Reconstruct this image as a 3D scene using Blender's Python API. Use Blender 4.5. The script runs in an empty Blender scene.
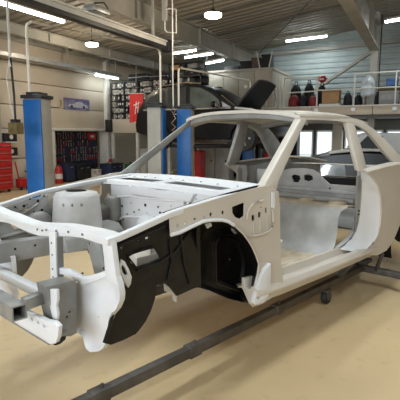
import bpy, bmesh, math, random
from math import sin, cos, pi, radians
from mathutils import Vector, Matrix
from mathutils.geometry import tessellate_polygon

random.seed(7)
SC = bpy.context.scene
COL = SC.collection

# ------------------------------------------------------------------ camera, light, exposure
CAM = Vector((-1.776, -2.328, 1.468))
cam_d = bpy.data.cameras.new('camera')
cam_d.sensor_width = 36.0
cam_d.lens = 41.4
cam_o = bpy.data.objects.new('camera', cam_d)
cam_o.location = CAM
cam_o.rotation_euler = (pi / 2 - 0.1417, 0, 0.753 - pi / 2)
COL.objects.link(cam_o)
SC.camera = cam_o

HA = 0.307                                   # the hall stands at this angle to the car body
CA, SA = cos(HA), sin(HA)
def H(u, v, z=0.0):
    """hall coordinates (u along the hall, v towards the left wall) to world"""
    return Vector((CAM.x + u * CA - v * SA, CAM.y + u * SA + v * CA, z))

world = bpy.data.worlds.new('World')
SC.world = world
world.use_nodes = True
bg = world.node_tree.nodes['Background']
bg.inputs[0].default_value = (0.80, 0.90, 1.0, 1)
bg.inputs[1].default_value = 0.3

def area(name, loc, rot, sx, sy, power, col):
    d = bpy.data.lights.new(name, 'AREA')
    d.shape = 'RECTANGLE'; d.size = sx; d.size_y = sy; d.energy = power; d.color = col
    o = bpy.data.objects.new(name, d)
    o.location = loc; o.rotation_euler = rot
    COL.objects.link(o)
    return o
# daylight through the open gate at the front end of the hall
area('gate_daylight', H(-5.0, 3.0, 2.3), (pi / 2, 0, HA - pi / 2), 9.0, 3.6, 620, (0.86, 0.93, 1.0))

SC.view_settings.view_transform = 'Standard'
SC.view_settings.look = 'None'
SC.view_settings.gamma = 1.0
SC.view_settings.exposure = -0.12
SC.view_settings.use_curve_mapping = False

# ------------------------------------------------------------------ materials
MATS = {}
def mat(name, col, rough=0.5, metal=0.0, var=0.0, scale=6.0, bump=0.0, col2=None, emit=None, estr=0.0,
        spec=None, alpha=None, detail=4.0, coat=0.0, stretch=None):
    if name in MATS:
        return MATS[name]
    m = bpy.data.materials.new(name)
    m.use_nodes = True
    nt = m.node_tree
    b = nt.nodes['Principled BSDF']
    b.inputs['Base Color'].default_value = (*col, 1)
    b.inputs['Roughness'].default_value = rough
    b.inputs['Metallic'].default_value = metal
    if spec is not None: b.inputs['Specular IOR Level'].default_value = spec
    if coat: b.inputs['Coat Weight'].default_value = coat
    if emit:
        b.inputs['Emission Color'].default_value = (*emit, 1)
        b.inputs['Emission Strength'].default_value = estr
    if alpha is not None:
        b.inputs['Alpha'].default_value = alpha
    if var or col2 or bump:
        tc = nt.nodes.new('ShaderNodeTexCoord')
        no = nt.nodes.new('ShaderNodeTexNoise')
        no.inputs['Scale'].default_value = scale
        no.inputs['Detail'].default_value = detail
        src = tc.outputs['Object']
        if stretch:
            mp = nt.nodes.new('ShaderNodeMapping')
            mp.inputs['Scale'].default_value = stretch
            nt.links.new(src, mp.inputs[0]); src = mp.outputs[0]
        nt.links.new(src, no.inputs['Vector'])
        if var or col2:
            ra = nt.nodes.new('ShaderNodeValToRGB')
            c2 = col2 or tuple(min(1, c * (1 + var)) for c in col)
            c1 = col if col2 else tuple(c * (1 - var) for c in col)
            ra.color_ramp.elements[0].position = 0.38; ra.color_ramp.elements[0].color = (*c1, 1)
            ra.color_ramp.elements[1].position = 0.66; ra.color_ramp.elements[1].color = (*c2, 1)
            nt.links.new(no.outputs['Fac'], ra.inputs[0])
            nt.links.new(ra.outputs[0], b.inputs['Base Color'])
        if bump:
            bp = nt.nodes.new('ShaderNodeBump')
            bp.inputs['Strength'].default_value = bump
            bp.inputs['Distance'].default_value = 0.02
            nt.links.new(no.outputs['Fac'], bp.inputs['Height'])
            nt.links.new(bp.outputs[0], b.inputs['Normal'])
    MATS[name] = m
    return m

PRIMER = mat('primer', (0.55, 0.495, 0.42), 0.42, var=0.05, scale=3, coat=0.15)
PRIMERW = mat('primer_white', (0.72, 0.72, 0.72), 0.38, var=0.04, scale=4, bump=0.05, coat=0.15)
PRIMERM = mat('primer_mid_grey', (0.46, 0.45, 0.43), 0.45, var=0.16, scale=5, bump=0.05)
PRIMERG = mat('primer_grey_and_shade', (0.27, 0.265, 0.25), 0.45, var=0.16, scale=5, bump=0.05)
BARE = mat('bare_steel', (0.27, 0.265, 0.25), 0.42, metal=0.35, var=0.18, scale=7)
SEALER = mat('floor_sealer', (0.62, 0.52, 0.38), 0.5, var=0.14, scale=9)
UNDERSEAL = mat('black_underseal', (0.008, 0.0075, 0.007), 0.42, var=0.4, scale=14, bump=0.2, spec=0.35)
UNDERBROWN = mat('brown_underseal', (0.10, 0.085, 0.07), 0.55, var=0.3, scale=8, bump=0.2)
HOLE = mat('dark_opening', (0.012, 0.012, 0.012), 0.9, spec=0.05)
RUBBER = mat('rubber', (0.02, 0.02, 0.02), 0.7, var=0.3, scale=20)
DOLLY = mat('dolly_steel', (0.10, 0.088, 0.076), 0.5, metal=0.3, var=0.25, scale=9, bump=0.1)
GALV = mat('galvanised', (0.42, 0.42, 0.41), 0.42, metal=0.7, var=0.12, scale=8)
STEELW = mat('white_steel', (0.70, 0.68, 0.62), 0.5, var=0.06)
GIRD = mat('girder_paint', (0.40, 0.38, 0.33), 0.6, var=0.1, scale=2)
BLACKM = mat('black_metal', (0.02, 0.02, 0.022), 0.45, var=0.3, scale=10)
BLUE = mat('lift_blue', (0.008, 0.12, 0.40), 0.4, var=0.1, scale=4)
LGREY = mat('lift_grey', (0.40, 0.39, 0.35), 0.5, var=0.08, scale=4)
CREAM = mat('cream_panel', (0.62, 0.54, 0.43), 0.75, var=0.05, scale=1.2, bump=0.05)
RED = mat('red_paint', (0.50, 0.02, 0.02), 0.4, var=0.15, scale=6)
CHROME = mat('chrome', (0.75, 0.75, 0.75), 0.18, metal=1.0, var=0.05)

# ------------------------------------------------------------------ mesh builder
def vec(p): return Vector(p)
class MB:
    def __init__(s): s.v = []; s.f = []
    def add(s, vs, fs):
        o = len(s.v); s.v += [tuple(p) for p in vs]; s.f += [tuple(i + o for i in f) for f in fs]; return s
    def box(s, x0, x1, y0, y1, z0, z1, rz=0, c=None):
        vs = [(x, y, z) for z in (z0, z1) for y in (y0, y1) for x in (x0, x1)]
        if rz:
            cx, cy = c or ((x0 + x1) / 2, (y0 + y1) / 2)
            vs = [(cx + (x - cx) * cos(rz) - (y - cy) * sin(rz), cy + (x - cx) * sin(rz) + (y - cy) * cos(rz), z) for x, y, z in vs]
        return s.add(vs, [(0, 2, 3, 1), (4, 5, 7, 6), (0, 1, 5, 4), (2, 6, 7, 3), (0, 4, 6, 2), (1, 3, 7, 5)])
    def plate(s, outer, holes=(), ext=(0, 0.02, 0)):
        loops = [[vec(p) for p in outer]] + [[vec(p) for p in h] for h in holes]
        flat = [p for l in loops for p in l]
        tris = tessellate_polygon(loops)
        n = len(flat); e = vec(ext)
        fs = [tuple(t) for t in tris] + [tuple(i + n for i in reversed(t)) for t in tris]
        k = 0
        for l in loops:
            m = len(l)
            for i in range(m):
                a, b = k + i, k + (i + 1) % m
                fs.append((a, b, b + n, a + n))
            k += m
        return s.add(flat + [p + e for p in flat], fs)
    def loft(s, rings, closed=True, caps=True, loop=False):
        m = len(rings[0]); vs = [p for r in rings for p in r]; fs = []
        R = len(rings)
        for j in range(R if loop else R - 1):
            j2 = (j + 1) % R
            for i in range(m if closed else m - 1):
                a, b = j * m + i, j * m + (i + 1) % m
                c, d = j2 * m + (i + 1) % m, j2 * m + i
                fs.append((a, b, c, d))
        if caps and not loop and closed:
            fs.append(tuple(reversed(range(m)))); fs.append(tuple((R - 1) * m + i for i in range(m)))
        return s.add(vs, fs)
    def tube(s, path, r, n=8, caps=True, rz=None, loop=False):
        P = [vec(p) for p in path]; rings = []
        up = None
        for i, p in enumerate(P):
            if loop: t = P[(i + 1) % len(P)] - P[i - 1]
            elif i == 0: t = P[1] - P[0]
            elif i == len(P) - 1: t = P[-1] - P[-2]
            else: t = (P[i + 1] - P[i]).normalized() + (P[i] - P[i - 1]).normalized()
            t.normalize()
            if up is None or abs(up.dot(t)) > 0.95:
                up = Vector((0, 0, 1)) if abs(t.z) < 0.9 else Vector((1, 0, 0))
            a = t.cross(up).normalized(); b = a.cross(t).normalized()
            rr = r[i] if isinstance(r, (list, tuple)) else r
            ph = pi / n if n == 4 else 0
            rings.append([p + (a * cos(2 * pi * k / n + ph) + b * sin(2 * pi * k / n + ph)) * rr for k in range(n)])
        return s.loft(rings, True, caps, loop)
    def bar(s, p, q, w, h=None):
        """rectangular bar from p to q, w wide, h high"""
        p, q = vec(p), vec(q); h = h or w
        t = (q - p).normalized()
        up = Vector((0, 0, 1)) if abs(t.z) < 0.95 else Vector((1, 0, 0))
        a = t.cross(up).normalized() * w / 2; b = a.cross(t).normalized() * h / 2
        return s.loft([[c - a - b, c + a - b, c + a + b, c - a + b] for c in (p, q)])
    def lathe(s, prof, n=20, c=(0, 0, 0), axis='z', caps=True, a0=0, a1=2 * pi):
        full = abs(a1 - a0 - 2 * pi) < 1e-6
        cnt = n if full else n + 1
        rings = []
        for r, z in prof:
            ring = []
            for k in range(cnt):
                t = a0 + (a1 - a0) * k / n
                x, y = r * cos(t), r * sin(t)
                q = {'z': (x, y, z), 'y': (x, z, y), 'x': (z, x, y)}[axis]
                ring.append((c[0] + q[0], c[1] + q[1], c[2] + q[2]))
            rings.append(ring)
        return s.loft(rings, full, caps)
    def ball(s, c, r, sx=1, sy=1, sz=1, n=10, m=6):
        prof = [(max(1e-4, r * sin(pi * k / m)), -r * cos(pi * k / m)) for k in range(m + 1)]
        o = len(s.v); s.lathe(prof, n)
        for i in range(o, len(s.v)):
            x, y, z = s.v[i]; s.v[i] = (c[0] + x * sx, c[1] + y * sy, c[2] + z * sz)
        return s
    def build(s, name, m, parent=None, off=None, smooth=40, bevel=0.0, label=None):
        me = bpy.data.meshes.new(name)
        vs = s.v if off is None else [(a - off[0], b - off[1], c - off[2]) for a, b, c in s.v]
        me.from_pydata([tuple(p) for p in vs], [], s.f)
        bm = bmesh.new(); bm.from_mesh(me)
        bmesh.ops.remove_doubles(bm, verts=bm.verts, dist=1e-5)
        bmesh.ops.recalc_face_normals(bm, faces=bm.faces)
        if bevel:
            bmesh.ops.bevel(bm, geom=[e for e in bm.edges if len(e.link_faces) == 2 and e.calc_face_angle(0) > 0.6],
                            offset=bevel, segments=2, affect='EDGES', profile=0.5, clamp_overlap=True)
        for f in bm.faces: f.smooth = True
        lim = radians(smooth)
        for e in bm.edges:
            if len(e.link_faces) != 2 or e.calc_face_angle(0) > lim: e.smooth = False
        bm.to_mesh(me); bm.free()
        me.materials.append(m)
        o = bpy.data.objects.new(name, me)
        COL.objects.link(o)
        if parent is not None: o.parent = parent
        if label: o['label'] = label
        return o

def tag(o, label, cat, group=None):
    o['label'] = label; o['category'] = cat
    if group: o['group'] = group
    return o
def thing(name, label, cat, loc=(0, 0, 0), rz=0.0, group=None):
    o = bpy.data.objects.new(name, None); COL.objects.link(o)
    o.empty_display_size = 0.1
    o.location = loc; o.rotation_euler = (0, 0, rz)
    return tag(o, label, cat, group)
def hthing(name, label, cat, u, v, z=0.0, rz=0.0, group=None):
    return thing(name, label, cat, H(u, v, z), HA + rz, group)
def place(o, u, v, z=0.0, rz=0.0):
    o.location = H(u, v, z); o.rotation_euler = (0, 0, HA + rz); return o
def struct(o):
    o['kind'] = 'structure'; return o
def dup(root, parent=None):
    c = root.copy(); COL.objects.link(c)
    if parent is not None: c.parent = parent
    for ch in list(root.children): dup(ch, c)
    return c
def hm(pts): return [H(*p) for p in pts]

# ================================================================== SETTING
# floor: poured and painted, worn
fm = bpy.data.materials.new('painted_concrete'); fm.use_nodes = True
nt = fm.node_tree; fb = nt.nodes['Principled BSDF']
tc = nt.nodes.new('ShaderNodeTexCoord')
n1 = nt.nodes.new('ShaderNodeTexNoise'); n1.inputs['Scale'].default_value = 0.7; n1.inputs['Detail'].default_value = 6
n2 = nt.nodes.new('ShaderNodeTexNoise'); n2.inputs['Scale'].default_value = 9; n2.inputs['Detail'].default_value = 8
r1 = nt.nodes.new('ShaderNodeValToRGB'); r2 = nt.nodes.new('ShaderNodeValToRGB')
r1.color_ramp.elements[0].position = .3; r1.color_ramp.elements[0].color = (.55, .40, .215, 1)
r1.color_ramp.elements[1].position = .7; r1.color_ramp.elements[1].color = (.66, .50, .29, 1)
r2.color_ramp.elements[0].position = .27; r2.color_ramp.elements[0].color = (.86, .85, .83, 1)
r2.color_ramp.elements[1].position = .42; r2.color_ramp.elements[1].color = (1, 1, 1, 1)
mx = nt.nodes.new('ShaderNodeMix'); mx.data_type = 'RGBA'; mx.blend_type = 'MULTIPLY'; mx.inputs[0].default_value = 1
for n_ in (n1, n2): nt.links.new(tc.outputs['Object'], n_.inputs['Vector'])
nt.links.new(n1.outputs[0], r1.inputs[0]); nt.links.new(n2.outputs[0], r2.inputs[0])
nt.links.new(r1.outputs[0], mx.inputs[6]); nt.links.new(r2.outputs[0], mx.inputs[7])
nt.links.new(mx.outputs[2], fb.inputs['Base Color'])
rr = nt.nodes.new('ShaderNodeMapRange'); rr.inputs[3].default_value = .32; rr.inputs[4].default_value = .55
nt.links.new(n2.outputs[0], rr.inputs[0]); nt.links.new(rr.outputs[0], fb.inputs['Roughness'])
fb.inputs['Specular IOR Level'].default_value = 0.35
o = MB().box(-6, 18, -8, 12, -0.12, 0).build('floor', fm); place(o, 0, 0); struct(o)

# sloping corrugated roof: falls towards the left wall, ribs run across the hall
def roofz(v): return 4.05 + 0.12 * (10 - v)
ceil_mat = mat('roof_sheet', (0.29, 0.26, 0.21), 0.55, var=0.06, scale=1.5)
m = MB()
prof = []
u = -6.0
while u < 18.0:
    prof += [(u, 0.0), (u + 0.16, 0.0), (u + 0.19, 0.055), (u + 0.26, 0.055)]
    u += 0.29
prof.append((18.0, 0.0))
m.loft([[(a, v, roofz(v) + h) for a, h in prof] for v in (10.6, 5, 0, -8)], closed=False)
ceiling = m.build('ceiling', ceil_mat, smooth=20); place(ceiling, 0, 0); struct(ceiling)

# left wall: cream panels, a bay with the tool board and an alcove
wl = MB().box(-1, 18, 10.62, 10.75, 0, 4.0).build('wall_left', CREAM); place(wl, 0, 0); struct(wl)
rows = [(1.64, 2.26), (2.28, 2.9), (2.92, 3.42), (3.44, 3.98)]
def wpanel(u0, u1, z0, z1, v0=10.05, v1=10.3, m=CREAM, name='wall_panel'):
    return MB().box(u0, u1, v0, v1, z0, z1).build(name, m, wl, bevel=0.012)
for z0, z1 in rows:
    wpanel(4.0, 8.30, z0, z1); wpanel(8.32, 13.28, z0, z1)
for z0, z1 in [(0.0, 0.8), (0.82, 1.62)]:
    wpanel(4.0, 8.30, z0, z1); wpanel(8.32, 10.54, z0, z1)
for z0, z1 in rows[1:]:
    wpanel(13.48, 17.9, z0, z1)
# pillars and lintel in front of the bay
MB().box(10.55, 10.72, 9.95, 10.6, 0, 1.62).build('pillar', STEELW, wl, bevel=0.01)
MB().box(13.28, 13.46, 9.93, 10.3, 0, 4.0).build('pillar', STEELW, wl, bevel=0.01)
MB().box(10.5, 13.5, 9.9, 10.35, 1.58, 1.66).build('lintel', STEELW, wl, bevel=0.01)
MB().box(8.6, 8.74, 9.92, 10.06, 0, 3.98).build('pillar', GIRD, wl, bevel=0.01)
MB().box(10.72, 13.3, 10.5, 10.6, 0, 1.6).build('bay_back', mat('bay_dark', (0.10, 0.09, 0.08), 0.8), wl)
MB().box(4, 18, 9.95, 10.25, 3.94, 4.10).build('eaves_beam', GIRD, wl, bevel=0.01)
for k in range(24):
    uu = 4.2 + k * 0.58
    MB().box(uu, uu + 0.10, 9.80, 10.0, 4.02, 4.09).build('rafter_end', GIRD, wl)

# back wall: upper half clad with pale horizontal sheet, lower half glazed
wb = MB().box(17.3, 17.45, -8, 10.7, 0, 6.2).build('wall_back', mat('back_wall', (0.45, 0.45, 0.42), 0.8)); place(wb, 0, 0); struct(wb)
m = MB(); prof = []; z = 2.0
while z < 6.1:
    prof += [(17.0, z), (17.0, z + 0.09), (17.035, z + 0.11), (17.035, z + 0.16)]
    z += 0.18
m.loft([[(a, v, h) for a, h in prof] for v in (8, -8)], closed=False)
m.build('wall_sheet', mat('pale_sheet', (0.40, 0.46, 0.45), 0.45, var=0.06, scale=2), wb, smooth=20)
for v0, v1 in ((4.5, 3.55), (3.45, 2.85), (2.45, 1.2), (1.1, -0.2)):
    w = MB().box(16.93, 17.0, v1, v0, 0.15, 1.62).build('window_frame', STEELW, wb)
    MB().box(16.90, 16.93, v1 + 0.06, v0 - 0.06, 0.75, 1.55).build('window_pane', mat('lit_glass', (0.7, 0.78, 0.8), 0.1, emit=(0.80, 0.92, 1.0), estr=1.5), w)
    MB().box(16.90, 16.93, v1 + 0.06, v0 - 0.06, 0.20, 0.70).build('window_pane', MATS['lit_glass'], w)
MB().box(16.7, 16.95, -1, 6, 1.62, 1.95).build('lintel', mat('dark_lintel', (0.16, 0.15, 0.13), 0.7), wb)
MB().box(16.6, 16.9, 2.5, 2.82, 0, 1.95).build('pillar', CREAM, wb, bevel=0.01)

# right wall
wr = MB().box(-6, 18, -8.12, -8, 0, 6.2).build('wall_right', CREAM); place(wr, 0, 0); struct(wr)

# roof girders along the hall, with column and haunch at the right one
def girder(v, zb, zt, u0, u1, fl=0.2, par=ceiling):
    g = MB().box(u0, u1, v - 0.012, v + 0.012, zb, zt).build('girder_web', GIRD, par)
    MB().box(u0, u1, v - fl / 2, v + fl / 2, zb - 0.02, zb).build('flange', GIRD, g)
    MB().box(u0, u1, v - fl / 2, v + fl / 2, zt, zt + 0.02).build('flange', GIRD, g)
    k = u0 + 1.2
    while k < u1 - 0.3:
        MB().box(k, k + 0.015, v - fl / 2 + 0.01, v + fl / 2 - 0.01, zb, zt).build('stiffener', GIRD, g)
        k += 2.6
    return g
girder(5.9, 3.98, 4.42, -2, 17)
girder(1.42, 3.93, 4.62, 1.5, 14.9, 0.26)
girder(9.0, 3.86, 4.08, -2, 17, 0.14)
cw = MB().box(14.9, 15.1, 1.41, 1.43, 0, 5.0).build('column', GIRD, wb)
MB().box(14.88, 14.9, 1.32, 1.52, 0, 5.0).build('flange', GIRD, cw)
MB().box(15.1, 15.12, 1.32, 1.52, 0, 5.0).build('flange', GIRD, cw)
# purlins and wind braces under the roof
for uu in (11.5, 13.6):
    MB().bar((uu, 10, roofz(10) - 0.02), (uu, -4, roofz(-4) - 0.02), 0.07, 0.05).build('purlin', mat('dark_steel', (0.13, 0.12, 0.10), 0.6), ceiling)
MB().tube([(10.2, 1.5, 4.95), (16.8, 5.6, 4.45)], 0.018, 6).build('wind_brace', MATS['dark_steel'], ceiling)
MB().bar((16.9, 8, 4.32), (16.9, -4, 4.62), 0.08, 0.10).build('wall_rail', GIRD, wb)
MB().bar((16.8, 3.95, 2.75), (15.2, 1.5, 3.95), 0.09, 0.09).build('brace', GIRD, wb)
MB().bar((16.8, 4.05, 2.7), (16.85, 5.6, 3.9), 0.07, 0.07).build('brace', GIRD, wb)
MB().tube([(14.86, 1.25, 2.3), (14.86, 1.25, 4.9)], 0.02, 6).build('downpipe', BLACKM, wb)

# ================================================================== CAR BODY SHELL (front towards -x, sill at z = 0.42)
ORG = (1.4, 0.0, 0.0)
car = thing('car_body_shell', 'stripped two-door car body shell in pale primer with black front wheel housing on a dolly', 'car', ORG)
def cp(mb, name, m, label=None, smooth=40, bevel=0.0, parent=None):
    return mb.build(name, m, parent or car, ORG, smooth, bevel, label)
def sides(): return (1, -1)                     # 1: left side of the car, -1: its mirror on the right
def T(pts, s): return [(p[0], p[1] * s, p[2]) for p in pts]
def ring(c, r, ax, n=10, ry=None):
    """hole outline about c in the plane normal to axis ax"""
    out = []
    for k in range(n):
        a, b = r * cos(2 * pi * k / n), (ry or r) * sin(2 * pi * k / n)
        out.append({'y': (c[0] + a, c[1], c[2] + b), 'x': (c[0], c[1] + a, c[2] + b), 'z': (c[0] + a, c[1] + b, c[2])}[ax])
    return out
def on_plane(px, n=None): return px

# --- cowl side panel with the apron strip, its holes and beads
CS = [(-0.215, -0.658, 1.074), (-0.119, -0.669, 1.089), (-0.017, -0.680, 1.103), (0.112, -0.693, 1.120), (0.243, -0.707, 1.137), (0.365, -0.720, 1.150), (0.469, -0.731, 1.160), (0.550, -0.740, 1.163), (0.597, -0.745, 1.135), (0.619, -0.747, 1.071), (0.642, -0.750, 0.967), (0.653, -0.751, 0.805), (0.663, -0.752, 0.660), (0.689, -0.755, 0.515), (0.574, -0.743, 0.441), (0.490, -0.734, 0.423), (0.408, -0.725, 0.424), (0.390, -0.723, 0.448), (0.414, -0.726, 0.537), (0.448, -0.729, 0.631), (0.455, -0.730, 0.686), (0.427, -0.727, 0.747), (0.390, -0.723, 0.809), (0.355, -0.719, 0.854), (0.312, -0.715, 0.899), (0.266, -0.710, 0.938), (0.222, -0.705, 0.967), (0.143, -0.697, 1.000), (0.069, -0.689, 1.009), (0.004, -0.682, 1.008), (-0.086, -0.672, 0.990), (-0.152, -0.665, 0.973), (-0.210, -0.659, 0.968)]
CH = []
for c, rx in zip([(-0.168, -0.663, 1.004), (-0.113, -0.669, 1.010), (-0.052, -0.676, 1.021), (0.011, -0.683, 1.029), (0.061, -0.688, 1.037), (0.151, -0.697, 1.038), (0.464, -0.731, 1.034)], (.009, .010, .011, .006, .011, .011, .006)):
    CH.append([(c[0] + rx * cos(2 * pi * k / 10), c[1] - .107 * rx * cos(2 * pi * k / 10), c[2] + rx * 1.15 * sin(2 * pi * k / 10)) for k in range(10)])
CH.append([(0.220, -0.705, 1.062), (0.313, -0.715, 1.079), (0.324, -0.716, 1.069), (0.322, -0.716, 0.998), (0.286, -0.712, 0.985), (0.245, -0.707, 1.002), (0.225, -0.705, 1.027)])
CH.append([(0.383, -0.722, 0.994), (0.405, -0.725, 0.998), (0.412, -0.725, 0.988), (0.413, -0.725, 0.964), (0.395, -0.724, 0.957), (0.384, -0.722, 0.967)])
CH.append([(0.439, -0.728, 1.006), (0.459, -0.730, 1.010), (0.466, -0.731, 1.000), (0.465, -0.731, 0.976), (0.452, -0.730, 0.971), (0.440, -0.728, 0.978)])
CH.append([(0.500, -0.735, 1.027), (0.513, -0.736, 1.030), (0.518, -0.737, 1.019), (0.519, -0.737, 0.997), (0.508, -0.735, 0.993), (0.500, -0.735, 1.002)])
BEAD1 = [(0.330, -0.725, 0.978), (0.342, -0.726, 1.021), (0.363, -0.728, 1.051), (0.392, -0.731, 1.066), (0.435, -0.736, 1.074), (0.479, -0.740, 1.078)]
BEAD2 = [(0.354, -0.727, 0.882), (0.397, -0.732, 0.870), (0.467, -0.739, 0.869), (0.522, -0.745, 0.877), (0.558, -0.749, 0.897), (0.566, -0.750, 0.933), (0.564, -0.750, 0.990), (0.554, -0.748, 1.016)]
LIP = [(-0.217, -0.666, 0.965), (-0.159, -0.672, 0.970), (-0.093, -0.679, 0.987), (-0.004, -0.689, 1.008), (0.061, -0.696, 1.008), (0.135, -0.704, 0.999), (0.181, -0.709, 0.985), (0.229, -0.714, 0.958)]
LIP2 = [(0.229, -0.714, 0.958), (0.303, -0.722, 0.899), (0.346, -0.726, 0.853), (0.381, -0.730, 0.809), (0.417, -0.734, 0.750), (0.445, -0.737, 0.689), (0.438, -0.736, 0.634), (0.405, -0.732, 0.541), (0.385, -0.730, 0.451)]
for s in sides():
    side = cp(MB().plate(T(CS, s), [T(h, s) for h in CH], (0, .009 * s, 0)), 'cowl_side_panel', PRIMER)
    cp(MB().tube(T(LIP, s), .010, 8), 'arch_lip', PRIMERW, parent=side)
    cp(MB().tube(T(LIP2, s), .006, 8), 'arch_lip', PRIMER, parent=side)
    cp(MB().tube(T(BEAD1, s), .007, 6), 'bead', PRIMER, parent=side)
    cp(MB().tube(T(BEAD2, s), .007, 6), 'bead', PRIMER, parent=side)
    for b in ([(0.395, -0.727, 0.948), (0.397, -0.728, 0.875)], [(0.452, -0.734, 0.965), (0.454, -0.734, 0.870)], [(0.510, -0.740, 0.983), (0.517, -0.741, 0.877)]):
        cp(MB().tube(T(b, s), .005, 6), 'bead', PRIMER, parent=side)
    if s > 0:  # added sheet, paints in the dark behind the panel's holes
        cl = [(x, y + .05, z) for x, y, z in CS[:9]] + [(x, y + .05, z) for x, y, z in [(0.627, -0.748, 0.835), (0.478, -0.732, 0.832), (0.372, -0.721, 0.860), (0.312, -0.715, 0.911), (0.221, -0.705, 0.976), (0.069, -0.689, 1.017), (-0.086, -0.672, 1.004), (-0.178, -0.662, 0.990)]]
        cp(MB().plate(cl, (), (0, .006, 0)), 'cowl_shade_sheet', UNDERSEAL, 'added black sheet for the shade inside the cowl side')
    # hinge post behind it, closed box
    cp(MB().loft([T([(.585, -.722, z), (.668 - k, -.742, z), (.668 - k, -.61, z), (.585, -.61, z)], s) for z, k in ((.50, -.02), (.80, .0), (1.02, .01), (1.12, .035))]), 'hinge_post', PRIMER, bevel=.008)
    hg = cp(MB().plate(T([(0.548, -0.755, 1.122), (0.569, -0.757, 1.117), (0.575, -0.758, 1.033), (0.564, -0.756, 1.015), (0.549, -0.755, 1.029)], s), (), (0, .012 * s, 0)), 'hinge_plate', PRIMERW, 'pale hinge mounting plate')
    cp(MB().ball((.678, -.735 * s, .79), .018, 1, .6, .7), 'hinge_stub', PRIMERW)
    # front splash reinforcement, white
    sp = [(0.528, -0.768, 0.684), (0.478, -0.762, 0.653), (0.439, -0.758, 0.607), (0.405, -0.755, 0.546), (0.380, -0.752, 0.470), (0.394, -0.753, 0.448), (0.462, -0.761, 0.444), (0.512, -0.766, 0.470), (0.533, -0.768, 0.536), (0.535, -0.768, 0.606)]
    sh = [(0.415, -0.756, 0.493), (0.429, -0.757, 0.494), (0.441, -0.758, 0.485), (0.439, -0.758, 0.475), (0.425, -0.757, 0.474), (0.414, -0.755, 0.484)]
    cp(MB().plate(T(sp, s), [T(sh, s)], (0, .03 * s, 0)), 'splash_reinforcement', PRIMERW, 'white curved reinforcement plate at the sill front', bevel=.004)

# --- fender rails along the engine bay tops
RA = [(-0.604, -0.665, 1.007), (-0.533, -0.665, 1.016), (-0.446, -0.665, 1.033), (-0.353, -0.665, 1.053), (-0.221, -0.665, 1.081), (-0.115, -0.665, 1.094), (-0.002, -0.665, 1.105), (0.145, -0.665, 1.120), (0.295, -0.665, 1.132), (0.439, -0.665, 1.143), (0.583, -0.665, 1.152)]
for s in sides():
    rings_ = [T([(x, -.668, z), (x, -.667, z - .03), (x, -.65, z - .03), (x, -.638, z - .004), (x, -.645, z + .004)], s) for x, y, z in RA]
    cp(MB().loft(rings_), 'fender_rail', PRIMERW, bevel=.003)

# --- inner aprons; the left one is black on its outside
AP = [(-0.558, -0.630, 0.980), (-0.448, -0.630, 1.004), (-0.324, -0.630, 1.025), (-0.182, -0.630, 1.051), (-0.176, -0.630, 0.950), (-0.081, -0.630, 0.968), (0.036, -0.630, 0.986), (0.044, -0.630, 0.619), (-0.005, -0.630, 0.626), (-0.075, -0.630, 0.621), (-0.143, -0.630, 0.616), (-0.194, -0.630, 0.678), (-0.229, -0.630, 0.706), (-0.283, -0.630, 0.711), (-0.287, -0.630, 0.681), (-0.298, -0.630, 0.641), (-0.326, -0.630, 0.586), (-0.360, -0.630, 0.543), (-0.392, -0.630, 0.517), (-0.425, -0.630, 0.496), (-0.498, -0.630, 0.490), (-0.574, -0.630, 0.491), (-0.613, -0.630, 0.514), (-0.589, -0.630, 0.565), (-0.570, -0.630, 0.608), (-0.546, -0.630, 0.664), (-0.527, -0.630, 0.713), (-0.531, -0.630, 0.758), (-0.551, -0.630, 0.839)]
APH = [[(-0.463, -0.630, 0.895), (-0.383, -0.630, 0.910), (-0.300, -0.630, 0.912), (-0.280, -0.630, 0.888), (-0.257, -0.630, 0.847), (-0.340, -0.630, 0.836), (-0.416, -0.630, 0.832), (-0.446, -0.630, 0.860)],
       [(-0.356, -0.630, 0.970), (-0.331, -0.630, 0.972), (-0.328, -0.630, 0.960), (-0.351, -0.630, 0.955)], [(-0.398, -0.630, 0.963), (-0.388, -0.630, 0.965), (-0.385, -0.630, 0.956), (-0.393, -0.630, 0.954)], [(-0.505, -0.630, 0.949), (-0.493, -0.630, 0.950), (-0.489, -0.630, 0.939), (-0.501, -0.630, 0.936)]]
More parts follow.
